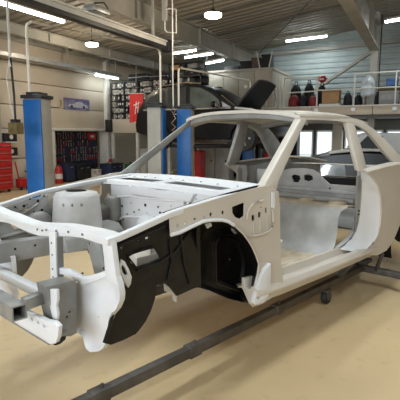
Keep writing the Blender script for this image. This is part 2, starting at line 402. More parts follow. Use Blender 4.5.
for s in sides():
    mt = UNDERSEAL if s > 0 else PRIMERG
    ap = cp(MB().plate(T(AP, s), [T(h, s) for h in APH], (0, .012 * s, 0)), 'inner_fender_panel', mt, 'glossy black underseal on inner fender' if s > 0 else None)
    for pth, r in (([(-0.471, -0.640, 0.899), (-0.392, -0.640, 0.913), (-0.308, -0.640, 0.915), (-0.266, -0.640, 0.851), (-0.349, -0.640, 0.839), (-0.424, -0.640, 0.835)], .006), ([(-0.559, -0.640, 0.843), (-0.539, -0.640, 0.762), (-0.534, -0.640, 0.717), (-0.553, -0.640, 0.669), (-0.577, -0.640, 0.613), (-0.614, -0.640, 0.523)], .008)):
        cp(MB().tube(T(pth, s), r, 6, loop=(r == .006)), 'panel_lip', mt, parent=ap)
    for pth in ([(-0.415, -0.636, 0.820), (-0.266, -0.636, 0.829), (-0.161, -0.636, 0.861), (-0.049, -0.636, 0.950)], [(-0.524, -0.636, 0.958), (-0.393, -0.636, 0.979), (-0.230, -0.636, 1.009)], [(-0.196, -0.636, 0.931), (-0.183, -0.636, 0.812), (-0.213, -0.636, 0.722)], [(-0.117, -0.636, 0.939), (-0.096, -0.636, 0.794), (-0.050, -0.636, 0.661)]):
        cp(MB().tube(T(pth, s), .006, 8), 'stiffening_bead', mt, parent=ap)
    if s < 0:
        # inside face of the right apron: punched plates, a reinforcement strip and a hole row
        cp(MB().plate([(-.55, .612, .985), (-.30, .612, 1.045), (-.30, .612, .99), (-.55, .612, .93)], [ring((-.48 + .07 * i, .612, .965 + .017 * i), .008, 'y') for i in range(3)], (0, .012, 0)), 'apron_patch', PRIMERG)
        cp(MB().tube([(-.58, .61, .80), (-.30, .61, .83), (-.20, .61, .86)], .012, 8), 'stiffening_bead', PRIMERG)
        cp(MB().tube([(-.55, .61, .90), (-.36, .61, .95), (-.26, .61, 1.0)], .008, 8), 'stiffening_bead', PRIMERG)
        cp(MB().ball((-.27, .60, .86), .10, 1.1, .35, .9, 14, 8), 'apron_bulge', PRIMERG)

# --- front wheel housings: domed tub behind the arch
TO = [(-0.040, -0.672, 0.994), (0.009, -0.677, 1.002), (0.074, -0.684, 1.002), (0.149, -0.692, 0.993), (0.227, -0.701, 0.960), (0.276, -0.706, 0.927), (0.318, -0.710, 0.888), (0.361, -0.715, 0.843), (0.396, -0.719, 0.798), (0.433, -0.723, 0.739), (0.457, -0.725, 0.678), (0.449, -0.724, 0.617), (0.420, -0.721, 0.534), (0.396, -0.719, 0.451)]
TB = [(0.522, -0.560, 0.379), (0.368, -0.560, 0.447), (0.189, -0.560, 0.545), (0.093, -0.560, 0.588)]
TI = [(0.205, -0.520, 0.844), (0.241, -0.520, 0.881), (0.305, -0.520, 0.893), (0.371, -0.520, 0.886), (0.440, -0.520, 0.863), (0.491, -0.520, 0.829), (0.533, -0.520, 0.789), (0.566, -0.520, 0.743), (0.594, -0.520, 0.691), (0.611, -0.520, 0.639), (0.612, -0.520, 0.584), (0.608, -0.520, 0.530), (0.593, -0.520, 0.478), (0.572, -0.520, 0.434), (0.519, -0.520, 0.428), (0.416, -0.520, 0.468), (0.280, -0.520, 0.535), (0.215, -0.520, 0.570)]
for s in sides():
    outer = T(TO + TB, s); inner = T(TI, s)
    mid = [tuple((a[i] * .35 + b[i] * .65) if i != 1 else (a[1] * .12 + b[1] * .88) for i in range(3)) for a, b in zip(outer, inner)]
    cen = [sum(p[i] for p in inner) / len(inner) for i in range(3)]
    def shrink(k, dy): return [tuple(cen[i] + (p[i] - cen[i]) * k + (dy * s if i == 1 else 0) for i in range(3)) for p in inner]
    tub = cp(MB().loft([outer, mid, inner, shrink(.75, -.03), shrink(.7, .01), shrink(.3, .02), shrink(.02, .02)], True, False), 'wheel_housing', UNDERSEAL if s > 0 else UNDERBROWN, smooth=60,
       label='black domed front wheel housing' if s > 0 else None)
    cp(MB().tube(shrink(.86, -.045), .008, 6, loop=True), 'housing_bead', UNDERSEAL if s > 0 else UNDERBROWN, parent=tub)
cp(MB().plate([(0.314, -0.630, 0.941), (0.352, -0.630, 0.945), (0.391, -0.630, 0.911), (0.387, -0.630, 0.881), (0.348, -0.630, 0.875), (0.319, -0.630, 0.904)], (), (0, .01, 0)), 'access_patch', PRIMERG, 'pale patch on the black housing')
cp(MB().plate([(0.074, -0.640, 0.977), (0.115, -0.640, 0.979), (0.124, -0.640, 0.958), (0.090, -0.640, 0.949)], (), (0, .01, 0)), 'access_patch', PRIMERW, 'pale patch on the black housing')
# headlamp ring bracket and lower tab on the black apron
cp(MB().plate([(-0.525, -0.665, 0.900), (-0.508, -0.665, 0.887), (-0.486, -0.665, 0.846), (-0.469, -0.665, 0.804), (-0.476, -0.665, 0.771), (-0.491, -0.665, 0.756), (-0.514, -0.665, 0.790), (-0.535, -0.665, 0.843), (-0.537, -0.665, 0.881)], [[(-0.524, -0.665, 0.876), (-0.506, -0.665, 0.856), (-0.492, -0.665, 0.824), (-0.504, -0.665, 0.817), (-0.521, -0.665, 0.837), (-0.529, -0.665, 0.861)]], (0, .012, 0)), 'lamp_bracket', PRIMERW, 'white pierced lamp bracket', bevel=.002)
cp(MB().plate([(-0.146, -0.540, 0.668), (-0.102, -0.540, 0.666), (-0.060, -0.540, 0.650), (-0.053, -0.540, 0.599), (-0.057, -0.540, 0.533), (-0.076, -0.540, 0.547), (-0.084, -0.540, 0.595), (-0.140, -0.540, 0.618)], (), (0, .015, 0)), 'jack_tab', PRIMERW, 'pale hanging tab', bevel=.002)

# --- strut towers
for s in sides():
    yc = .49; yo = -.63 if s < 0 else -.49
    m = MB()
    prof_ = [(.178, .74), (.172, .86), (.163, .98), (.155, 1.045), (.142, 1.066), (.12, 1.072), (.075, 1.078), (.07, 1.06)]
    if s > 0: prof_ = [(r_, .74 + (z_ - .74) * .62) for r_, z_ in prof_]
    m.lathe(prof_, 28, (-.035, -yc * s, 0), caps=False, a0=0, a1=2 * pi if s < 0 else pi)
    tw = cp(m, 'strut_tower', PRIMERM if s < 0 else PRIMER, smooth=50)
    if s < 0: cp(MB().lathe([(.001, 1.080), (.068, 1.080), (.072, 1.075)], 20, (-.035, -yc * s, 0), caps=False), 'tower_opening', HOLE, parent=tw)
    for k in range(3):
        a = radians(205 + 22 * k)
        if s > 0: continue
        c = (-.035 + .160 * cos(a), (-yc) * s + .160 * sin(a) , 1.0)
        cp(MB().ball(c, .015, .6, .6, .8, 10, 6), 'tower_stud_boss', BARE, parent=tw)
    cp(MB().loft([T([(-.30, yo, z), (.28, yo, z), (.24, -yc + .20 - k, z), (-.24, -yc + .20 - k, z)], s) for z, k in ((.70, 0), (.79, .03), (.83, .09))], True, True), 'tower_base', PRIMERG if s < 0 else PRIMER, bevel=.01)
    # chassis leg
    cp(MB().loft([T([(x, -.46, z0), (x, -.37, z0), (x, -.37, z1), (x, -.46, z1)], s) for x, z0, z1 in (((-.66, .70, .825), (-.30, .69, .81), (.10, .66, .79), (.40, .55, .70)) if s < 0 else ((-.53, .59, .71), (-.30, .62, .74), (.10, .64, .77), (.40, .55, .70)))]), 'chassis_leg', PRIMERG, bevel=.006)
    for x in (-.55, -.42, -.31):
        cp(MB().lathe([(.001, 0), (.008, 0)], 10, (x, -.369 * s, .775), 'y', False), 'drain_hole', HOLE)
cp(MB().plate([(-0.420, -0.201, 0.900), (-0.420, -0.259, 0.912), (-0.420, -0.294, 0.888), (-0.420, -0.337, 0.825), (-0.420, -0.378, 0.768), (-0.420, -0.394, 0.734), (-0.420, -0.284, 0.707), (-0.420, -0.260, 0.777), (-0.420, -0.226, 0.848)], [ring([(-0.420, -0.238, 0.886)][0], .008, 'x')], (.035, 0, 0)), 'leg_gusset', PRIMERG, bevel=.004)

# --- firewall and cowl
FWH = [[(0.360, 0.562, 0.968), (0.360, 0.530, 0.979), (0.360, 0.518, 0.960), (0.360, 0.538, 0.943), (0.360, 0.563, 0.948)], [(0.360, 0.559, 0.897), (0.360, 0.527, 0.905), (0.360, 0.515, 0.883), (0.360, 0.541, 0.864), (0.360, 0.560, 0.874)],        [(0.360, -0.357, 1.053), (0.360, -0.378, 1.059), (0.360, -0.387, 1.044), (0.360, -0.370, 1.032), (0.360, -0.355, 1.037)], [(0.360, 0.447, 0.871), (0.360, 0.422, 0.876), (0.360, 0.423, 0.861), (0.360, 0.447, 0.856)], [(0.360, 0.302, 0.922), (0.360, 0.279, 0.927), (0.360, 0.279, 0.912), (0.360, 0.302, 0.907)]]
cp(MB().plate([(.36, -.46, .50), (.36, -.46, 1.0), (.36, -.63, 1.05), (.36, -.63, 1.10), (.36, .63, 1.10), (.36, .63, .50)], FWH, (.015, 0, 0)), 'firewall', PRIMERW)
for i, c in enumerate([(0.352, 0.611, 0.920), (0.352, 0.602, 0.850), (0.352, 0.484, 0.926), (0.352, 0.373, 0.960), (0.352, 0.340, 0.896), (0.352, 0.212, 0.962), (0.352, 0.191, 0.906), (0.352, 0.071, 0.963), (0.352, 0.051, 0.922), (0.352, -0.062, 0.984), (0.352, -0.111, 0.969), (0.352, -0.244, 1.017), (0.352, -0.298, 1.055), (0.352, 0.155, 1.033), (0.352, 0.475, 0.826)]):
    cp(MB().ball(c, .004 + .003 * (i % 3), .35, 1, 1.1, 8, 5), 'grommet_hole', HOLE)
for i, c in enumerate([(-0.318, 0.610, 1.036), (-0.262, 0.610, 1.017), (-0.216, 0.610, 1.047), (-0.363, 0.610, 0.994), (-0.295, 0.610, 0.945), (-0.236, 0.610, 0.951), (-0.424, 0.610, 0.994)]):
    cp(MB().ball(c, .007 + .003 * (i % 2), 1, .35, 1, 8, 5), 'drain_hole', HOLE)
fwp = cp(MB().tube([(0.345, 0.628, 0.911), (0.345, 0.601, 0.946), (0.345, 0.522, 0.996), (0.345, 0.374, 1.014), (0.345, 0.147, 1.017), (0.345, -0.060, 1.023), (0.345, -0.158, 1.029), (0.345, -0.195, 1.019), (0.345, -0.200, 0.993)], .010, 8), 'firewall_bead', PRIMERW)
cp(MB().tube([(0.345, 0.594, 0.796), (0.345, 0.441, 0.847), (0.345, 0.150, 0.883), (0.345, -0.009, 0.923)], .010, 8), 'firewall_bead', PRIMERW)
cp(MB().plate([(.33, -.30, 1.09), (.33, .38, 1.09), (.33, .34, 1.03), (.33, -.26, 1.03)], (), (.03, 0, 0)), 'cowl_stiffener', PRIMERW, bevel=.006)
cp(MB().ball((.345, .17, .80), .11, .35, 1.2, .9, 16, 8), 'firewall_boss', PRIMERW)
cp(MB().box(.27, .37, .50, .62, .80, 1.0), 'firewall_corner', PRIMERG, bevel=.03)
# cowl top with two drain slots
def cowl(y, k): return 1.115 + k + .02 * (1 - (y / .68) ** 2)
ys = [-.70 + 1.4 * i / 14 for i in range(15)]
def cx(y, x): return x - .05 * (1 - (y / .7) ** 2)
m = MB()
m.loft([[(cx(y, .335), y, cowl(y, -.03)), (cx(y, .34), y, cowl(y, .0)), (cx(y, .375), y, cowl(y, .006))] for y in ys], False)
m.loft([[(cx(y, .49), y, cowl(y, .008)), (cx(y, .57), y, cowl(y, .016)), (cx(y, .60), y, cowl(y, .034)), (cx(y, .64), y, cowl(y, .034)), (cx(y, .64), y, cowl(y, -.04))] for y in ys], False)
for lo, hi in ((-.70, -.50), (-.02, .10), (.56, .70)):
    yy = [lo + (hi - lo) * i / 4 for i in range(5)]
    m.loft([[(cx(y, .374), y, cowl(y, .006)), (cx(y, .491), y, cowl(y, .008))] for y in yy], False)
cw_ = cp(m, 'cowl_panel', PRIMERW)
cp(MB().loft([[(cx(y, .43), y, cowl(y, -.05)), (cx(y, .60), y, cowl(y, -.05))] for y in ys], False), 'cowl_plenum', HOLE)  # near-black sheet puts the shade under the slots into colour
for i, y in enumerate((-.62, -.5, -.36, -.2, -.05, .1, .25, .4, .52)):
    cp(MB().lathe([(.001, 0), (.007, 0), (.007, .002)], 8, (cx(y, .53 + .02 * (i % 2)), y, cowl(y, .0155)), caps=False), 'cowl_hole', HOLE, parent=cw_)

# --- greenhouse: pillars and roof rails lie in a plane leaning inwards
GP = 'side frame plane'
IN = (0, .046, .015)
APX = [(0.483, -0.722, 1.137), (0.572, -0.702, 1.196), (1.172, -0.569, 1.595), (1.240, -0.574, 1.579), (1.123, -0.601, 1.499), (0.684, -0.709, 1.176), (0.619, -0.732, 1.107), (0.533, -0.731, 1.109)]
RRX = [(1.139, -0.563, 1.612), (1.327, -0.560, 1.623), (1.528, -0.558, 1.627), (1.742, -0.559, 1.625), (1.951, -0.563, 1.613), (2.094, -0.569, 1.595), (2.237, -0.580, 1.563), (2.358, -0.594, 1.521), (2.462, -0.609, 1.476), (2.633, -0.640, 1.383), (2.828, -0.677, 1.270), (3.091, -0.730, 1.112), (3.358, -0.793, 0.922), (3.071, -0.786, 0.945), (2.836, -0.732, 1.107), (2.624, -0.700, 1.202), (2.464, -0.663, 1.313), (2.318, -0.625, 1.427), (2.212, -0.603, 1.493), (2.076, -0.589, 1.535), (1.919, -0.581, 1.560), (1.711, -0.577, 1.572), (1.499, -0.576, 1.575), (1.173, -0.577, 1.570)]
BPX = [(1.865, -0.575, 1.577), (2.002, -0.577, 1.572), (2.012, -0.607, 1.480), (2.021, -0.649, 1.354), (2.012, -0.716, 1.155), (1.853, -0.713, 1.164), (1.859, -0.659, 1.325), (1.865, -0.610, 1.471)]
for s in sides():
    e = (IN[0], IN[1] * s, IN[2])
    a_ = cp(MB().plate(T(APX, s), (), e), 'windscreen_pillar', PRIMER if s > 0 else PRIMERG, bevel=.006)  # right frame darker: shade on its inner faces put into the grey
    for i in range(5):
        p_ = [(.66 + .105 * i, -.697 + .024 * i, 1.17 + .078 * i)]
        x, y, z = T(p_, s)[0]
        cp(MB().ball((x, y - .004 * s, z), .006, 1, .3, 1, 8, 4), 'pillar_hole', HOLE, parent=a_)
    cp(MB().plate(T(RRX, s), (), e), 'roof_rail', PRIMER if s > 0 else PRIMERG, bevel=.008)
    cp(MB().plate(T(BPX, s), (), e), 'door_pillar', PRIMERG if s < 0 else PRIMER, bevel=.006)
# inner faces of the rear pillars
C0 = [(2.462, -0.609, 1.476), (2.828, -0.677, 1.270), (3.358, -0.793, 0.922), (2.731, -0.776, 0.972), (2.605, -0.709, 1.175), (2.464, -0.663, 1.313), (2.318, -0.625, 1.427)]

# --- roof skin
def redge(x):
    # half width and edge height of the roof at x, taken along the roof rails
    z = 1.597 + .018 * min(1, max(0, (x - 1.16) / .5)) - .11 * max(0, (x - 1.75)) ** 1.6
    return .572 - .012 * max(0, x - 1.6), z
xs = [1.14 + i * (2.32 - 1.14) / 16 for i in range(17)]
def roofring(dz):
    out = []
    for x in xs:
        w, z = redge(x)
        row = []
        for j in range(17):
            y = -w + 2 * w * j / 16
            t = (y / w) ** 2
            cx_ = -.07 * (1 - t) * max(0, 1 - (x - 1.14) / .5)
            row.append((x + cx_, y, z + .052 * (1 - t ** 1.4) + dz))
        out.append(row)
    return out
top, bot = roofring(.004), roofring(-.02)
m = MB(); m.loft(top, False); m.loft(bot, False)
m.loft([top[0], bot[0]], False); m.loft([top[-1], bot[-1]], False)
m.loft([[r[0] for r in top], [r[0] for r in bot]], False); m.loft([[r[-1] for r in top], [r[-1] for r in bot]], False)
cp(m, 'roof_skin', PRIMER)
# windscreen header, roof bows, rear header
def bow(x, dx, z0, z1, name, mt):
    w, z = redge(x); rr_ = []
    for j in range(13):
        y = -w + 2 * w * j / 12; t = (y / w) ** 2
        c = -.07 * (1 - t) * max(0, 1 - (x - 1.14) / .5)
        zz = z + .05 * (1 - t ** 1.4)
        rr_.append([(x + c, y, zz - z0), (x + dx + c, y, zz - z0), (x + dx + c, y, zz - z1), (x + c, y, zz - z1 + .01)])
    return cp(MB().loft(rr_), name, mt, bevel=.004)
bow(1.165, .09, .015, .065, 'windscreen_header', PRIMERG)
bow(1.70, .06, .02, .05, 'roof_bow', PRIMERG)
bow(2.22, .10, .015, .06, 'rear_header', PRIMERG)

# --- sills: stepped profile, dropping slightly to the rear
SPF = [(-.64, .505), (-.64, .566), (-.664, .568), (-.671, .514), (-.704, .506), (-.720, .530), (-.748, .522), (-.768, .49), (-.768, .472), (-.732, .456), (-.730, .42), (-.70, .412)]
for s in sides():
    cp(MB().loft([T([(x, y, z - dz) for y, z in SPF], s) for x, dz in ((.40, -.028), (.70, -.006), (1.3, .008), (2.0, .014), (2.2, .016))]), 'sill', PRIMER, bevel=.003, smooth=30)

# --- rear quarter panels with wheel arch, jamb and belt ledge
QX = [(1.911, -0.755, 1.159), (2.080, -0.755, 1.170), (2.294, -0.755, 1.182), (2.624, -0.755, 1.200)] + [(2.95, -.755, 1.185), (3.35, -.75, 1.165), (3.80, -.735, 1.10), (3.86, -.73, .90), (3.82, -.73, .60), (3.55, -.745, .50), (3.30, -.755, .46),
      (3.28, -.755, .56), (3.23, -.755, .68), (3.14, -.755, .775), (3.02, -.755, .83), (2.90, -.755, .845), (2.78, -.755, .82)] + [(2.724, -0.755, 0.603), (2.623, -0.755, 0.511), (2.533, -0.755, 0.448), (2.419, -0.755, 0.407), (2.215, -0.755, 0.400)] + [(2.10, -.755, .425)] + [(1.864, -0.755, 0.485), (2.001, -0.755, 0.503), (2.111, -0.755, 0.536), (2.190, -0.755, 0.590), (2.233, -0.755, 0.674), (2.236, -0.755, 0.808), (2.208, -0.755, 0.935), (2.153, -0.755, 1.019), (2.060, -0.755, 1.086)]
JO = [(1.906, -0.757, 1.163), (2.055, -0.757, 1.087), (2.148, -0.757, 1.019), (2.203, -0.757, 0.936), (2.231, -0.757, 0.809), (2.228, -0.757, 0.675), (2.184, -0.757, 0.591), (2.106, -0.757, 0.537), (1.996, -0.757, 0.504), (1.860, -0.757, 0.487)]
JM = [(1.941, -0.725, 1.159), (2.061, -0.725, 1.075), (2.143, -0.725, 1.009), (2.185, -0.725, 0.926), (2.202, -0.725, 0.800), (2.185, -0.725, 0.686), (2.131, -0.725, 0.604), (2.044, -0.725, 0.552), (1.927, -0.725, 0.524), (1.795, -0.725, 0.510)]
JI = [(1.992, -0.655, 1.157), (2.020, -0.655, 1.082), (2.030, -0.655, 0.995), (2.030, -0.655, 0.909), (2.021, -0.655, 0.814), (2.002, -0.655, 0.720), (1.960, -0.655, 0.647), (1.879, -0.655, 0.595), (1.762, -0.655, 0.564), (1.630, -0.655, 0.550)]
JB = [(2.055, -0.600, 1.150), (2.074, -0.600, 1.075), (2.073, -0.600, 0.987), (2.073, -0.600, 0.899), (2.064, -0.600, 0.802), (2.044, -0.600, 0.707), (2.002, -0.600, 0.642), (1.919, -0.600, 0.597), (1.810, -0.600, 0.568), (1.687, -0.600, 0.547)]
for s in sides():
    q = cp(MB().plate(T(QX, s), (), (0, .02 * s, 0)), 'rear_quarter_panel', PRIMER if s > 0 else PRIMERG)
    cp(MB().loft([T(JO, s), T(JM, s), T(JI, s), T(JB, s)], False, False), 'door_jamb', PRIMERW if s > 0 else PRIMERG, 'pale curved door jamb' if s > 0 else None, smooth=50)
    cp(MB().tube(T(JO, s), .008, 8), 'jamb_flange', PRIMER, parent=q)
    cp(MB().tube(T(JI, s), .007, 8), 'jamb_flange', PRIMERG, parent=q)
    for z in (.83, .80):
        cp(MB().ball((1.93, -.69 * s, z), .009, .4, 1, 1, 8, 4), 'striker_hole', HOLE, parent=q)
    # belt ledge running back into the boot edge
    cp(MB().loft([T([(x, -.757, z), (x, -.757, z + .012), (x, yi, z + .03), (x, yi, z + .012)], s) for x, z, yi in ((1.93, 1.155, -.70), (2.3, 1.175, -.69), (2.65, 1.185, -.67), (3.0, 1.188, -.64), (3.35, 1.168, -.62), (3.8, 1.10, -.60))]), 'belt_ledge', PRIMER, parent=q, bevel=.003)
    # inner wheel tub
    cp(MB().lathe([(.40, -.0 * s), (.40, .10 * s), (.39, .17 * s), (.36, .20 * s), (.02, .205 * s)], 24, (2.95, -.745 * s, .47), 'y', False, -.45, pi + .45), 'rear_wheel_tub', UNDERSEAL, smooth=60)
    # inner lower quarter trim
    cp(MB().plate(T([(1.96, -.64, .60), (1.96, -.64, 1.12), (2.5, -.64, 1.15), (2.5, -.64, .60)], s), [T(ring((2.1, -.64, 1.0), .05, 'y', 12), s), T(ring((2.3, -.64, .92), .07, 'y', 12, .05), s)], (0, -.012 * s, 0)), 'inner_quarter_panel', PRIMERG)

# --- floor pan, tunnel, rear seat pan, bulkheads, boot
cp(MB().plate([(.37, -.42, .50), (.37, .42, .50), (.55, .62, .50), (.65, .66, .50), (1.95, .66, .50), (1.95, -.66, .50), (.65, -.66, .50), (.55, -.62, .50)], [ring((1.0, -.45, .50), .03, 'z'), ring((1.4, .4, .50), .03, 'z')], (0, 0, -.015)), 'floor_pan', SEALER)
m = MB(); pr = [(-.17, .50), (-.15, .60), (-.10, .66), (0, .68), (.10, .66), (.15, .60), (.17, .50)]
m.loft([[(x, y * k, .50 + (z - .50) * k) for y, z in pr] for x, k in ((.37, 1.35), (.7, 1.05), (1.2, .9), (1.75, .85))], False)
cp(m, 'transmission_tunnel', PRIMERG, smooth=60)
for y in (-.5, -.35, .35, .5):
    cp(MB().loft([[(x, y - .03, .50), (x, y - .015, .515), (x, y + .015, .515), (x, y + .03, .50)] for x in (.7, 1.5)], False), 'floor_rib', SEALER)
# rear seat riser: rounded footwell heel board
rr_ = []
for y in [-.64 + 1.28 * i / 16 for i in range(17)]:
    b = .05 * cos(y / .64 * pi * 2)
    rr_.append([(1.52 + b * .2, y, .50), (1.60 + b * .5, y, .58), (1.635 + b * .4, y, .70), (1.66, y, .80), (1.70, y, .845), (1.78, y, .86)])
cp(MB().loft(rr_, False), 'seat_riser', PRIMERM, smooth=60)
cp(MB().loft([[(1.78, y, .86), (1.84, y, .872), (2.0, y, .86), (2.22, y, .80), (2.28, y, .82)] for y in (-.64, -.3, 0, .3, .64)], False), 'rear_seat_pan', SEALER, smooth=60)
cp(MB().ball((2.02, -.14, .865), .07, 1.3, 1, .35, 14, 6), 'pan_swage', SEALER)
cp(MB().ball((2.02, -.45, .865), .08, 1.3, 1, .3, 14, 6), 'pan_swage', SEALER)
BK = [(2.280, 0.297, 1.103), (2.280, 0.202, 1.124), (2.280, 0.063, 1.135), (2.280, -0.038, 1.126), (2.280, -0.104, 1.100), (2.280, -0.160, 1.045), (2.280, -0.225, 0.996), (2.280, -0.309, 0.978), (2.280, -0.438, 0.984), (2.280, -0.515, 0.999)] + [(2.28, -.63, .80), (2.28, .63, .80), (2.28, .63, 1.10)]
BKH = [[(2.280, 0.199, 1.047), (2.280, 0.164, 1.064), (2.280, 0.100, 1.058), (2.280, 0.088, 1.024), (2.280, 0.115, 0.986), (2.280, 0.173, 0.987)], [(2.280, 0.055, 1.066), (2.280, 0.005, 1.081), (2.280, -0.046, 1.062), (2.280, -0.053, 1.028), (2.280, 0.002, 1.004), (2.280, 0.047, 1.016)], [(2.280, -0.222, 0.960), (2.280, -0.248, 0.964), (2.280, -0.244, 0.946), (2.280, -0.228, 0.943)]]
cp(MB().plate(BK, BKH, (.02, 0, 0)), 'seat_bulkhead', PRIMERM)
cp(MB().plate([(2.34, -.28, .88), (2.34, .5, .88), (2.34, .5, 1.06), (2.34, -.1, 1.06)], (), (.01, 0, 0)), 'bulkhead_shade_sheet', UNDERSEAL)  # added black sheet standing for the shade behind the bulkhead holes
cp(MB().bar((2.26, -.6, .93), (2.26, .6, .93), .03, .03), 'bulkhead_brace', PRIMERM, bevel=.006)
cp(MB().bar((2.25, -.5, .855), (2.25, .55, .86), .05, .04), 'bulkhead_brace', PRIMERM, bevel=.006)
cp(MB().plate([(2.28, -.73, .58), (2.28, .73, .58), (3.80, .70, .58), (3.80, -.70, .58)], (), (0, 0, .015)), 'boot_floor', PRIMERG)
cp(MB().plate([(3.82, -.72, .56), (3.82, .72, .56), (3.80, .72, .82), (3.80, -.72, .82)], [ring((3.81, y, .70), .09, 'x', 12, .05) for y in (-.5, .5)], (.015, 0, 0)), 'rear_panel', PRIMER)
cp(MB().loft([[(x, y, 1.13 + .01 * (1 - (y / .64) ** 2)) for x in (2.95, 3.05, 3.12)] for y in [-.64 + .128 * i for i in range(11)]], False), 'rear_deck', PRIMER)

# --- front end: crossmembers, headlamp panel, centre strut
UC = [(-0.580, 0.481, 0.989), (-0.580, 0.371, 0.986), (-0.580, 0.280, 0.979), (-0.580, 0.181, 0.972), (-0.580, 0.098, 0.970), (-0.580, 0.006, 0.978), (-0.580, -0.103, 0.990), (-0.580, -0.226, 1.004), (-0.580, -0.321, 1.010), (-0.580, -0.411, 1.012), (-0.580, -0.497, 1.015), (-0.580, -0.578, 1.015), (-0.580, -0.647, 1.009), (-0.580, -0.657, 0.986), (-0.580, -0.595, 0.968), (-0.580, -0.543, 0.969), (-0.580, -0.494, 0.971), (-0.580, -0.426, 0.973), (-0.580, -0.346, 0.967), (-0.580, -0.191, 0.948), (-0.580, -0.066, 0.927), (-0.580, 0.012, 0.918), (-0.580, 0.104, 0.919), (-0.580, 0.199, 0.925), (-0.580, 0.286, 0.934), (-0.580, 0.378, 0.940), (-0.580, 0.489, 0.934)]
m = MB().plate([(-.58, .655, 1.005)] + UC + [(-.58, .655, .955)], (), (.022, 0, 0))
uc = cp(m, 'upper_crossmember', PRIMERW, bevel=.006)
top_ = [(-.58, .655, 1.005)] + UC[:13]
cp(MB().loft([[(x, y, z - .002) for x, y, z in top_], [(x + .075, y, z + .004) for x, y, z in top_], [(x + .085, y, z - .02) for x, y, z in top_]], False, False), 'crossmember_flange', PRIMERW, parent=uc)
for i, c in enumerate([(-0.585, 0.010, 0.953), (-0.585, -0.045, 0.955), (-0.585, -0.089, 0.964), (-0.585, -0.192, 0.974), (-0.585, -0.309, 0.986), (-0.585, -0.435, 0.992)]):
    cp(MB().ball(c, .006, .3, 1, 1, 8, 4), 'bolt_hole', HOLE, parent=uc)
cs = cp(MB().plate([(-0.600, -0.142, 0.964), (-0.600, -0.209, 0.973), (-0.600, -0.206, 0.878), (-0.600, -0.203, 0.793), (-0.600, -0.209, 0.687), (-0.600, -0.141, 0.666), (-0.600, -0.141, 0.781), (-0.600, -0.144, 0.868)], (), (.012, 0, 0)), 'centre_strut', PRIMERW, bevel=.002)
cp(MB().plate([(-0.595, -0.192, 0.939), (-0.595, -0.217, 0.943), (-0.595, -0.207, 0.707), (-0.595, -0.182, 0.701)], (), (.035, 0, 0)), 'strut_flange', PRIMERG, parent=cs)
for c in [(-0.605, -0.175, 0.911), (-0.605, -0.177, 0.848), (-0.605, -0.175, 0.772), (-0.605, -0.176, 0.729)]:
    cp(MB().ball(c, .005, .3, 1, 1, 8, 4), 'bolt_hole', HOLE, parent=cs)
cp(MB().plate([(-0.585, -0.144, 0.770), (-0.585, -0.216, 0.782), (-0.585, -0.285, 0.788), (-0.585, -0.350, 0.783), (-0.585, -0.403, 0.774), (-0.585, -0.491, 0.800), (-0.585, -0.575, 0.833), (-0.585, -0.607, 0.847), (-0.585, -0.630, 0.828), (-0.585, -0.540, 0.784), (-0.585, -0.436, 0.741), (-0.585, -0.374, 0.739), (-0.585, -0.310, 0.751), (-0.585, -0.233, 0.750), (-0.585, -0.152, 0.736)], (), (.03, 0, 0)), 'lower_tie', PRIMERW, bevel=.004)
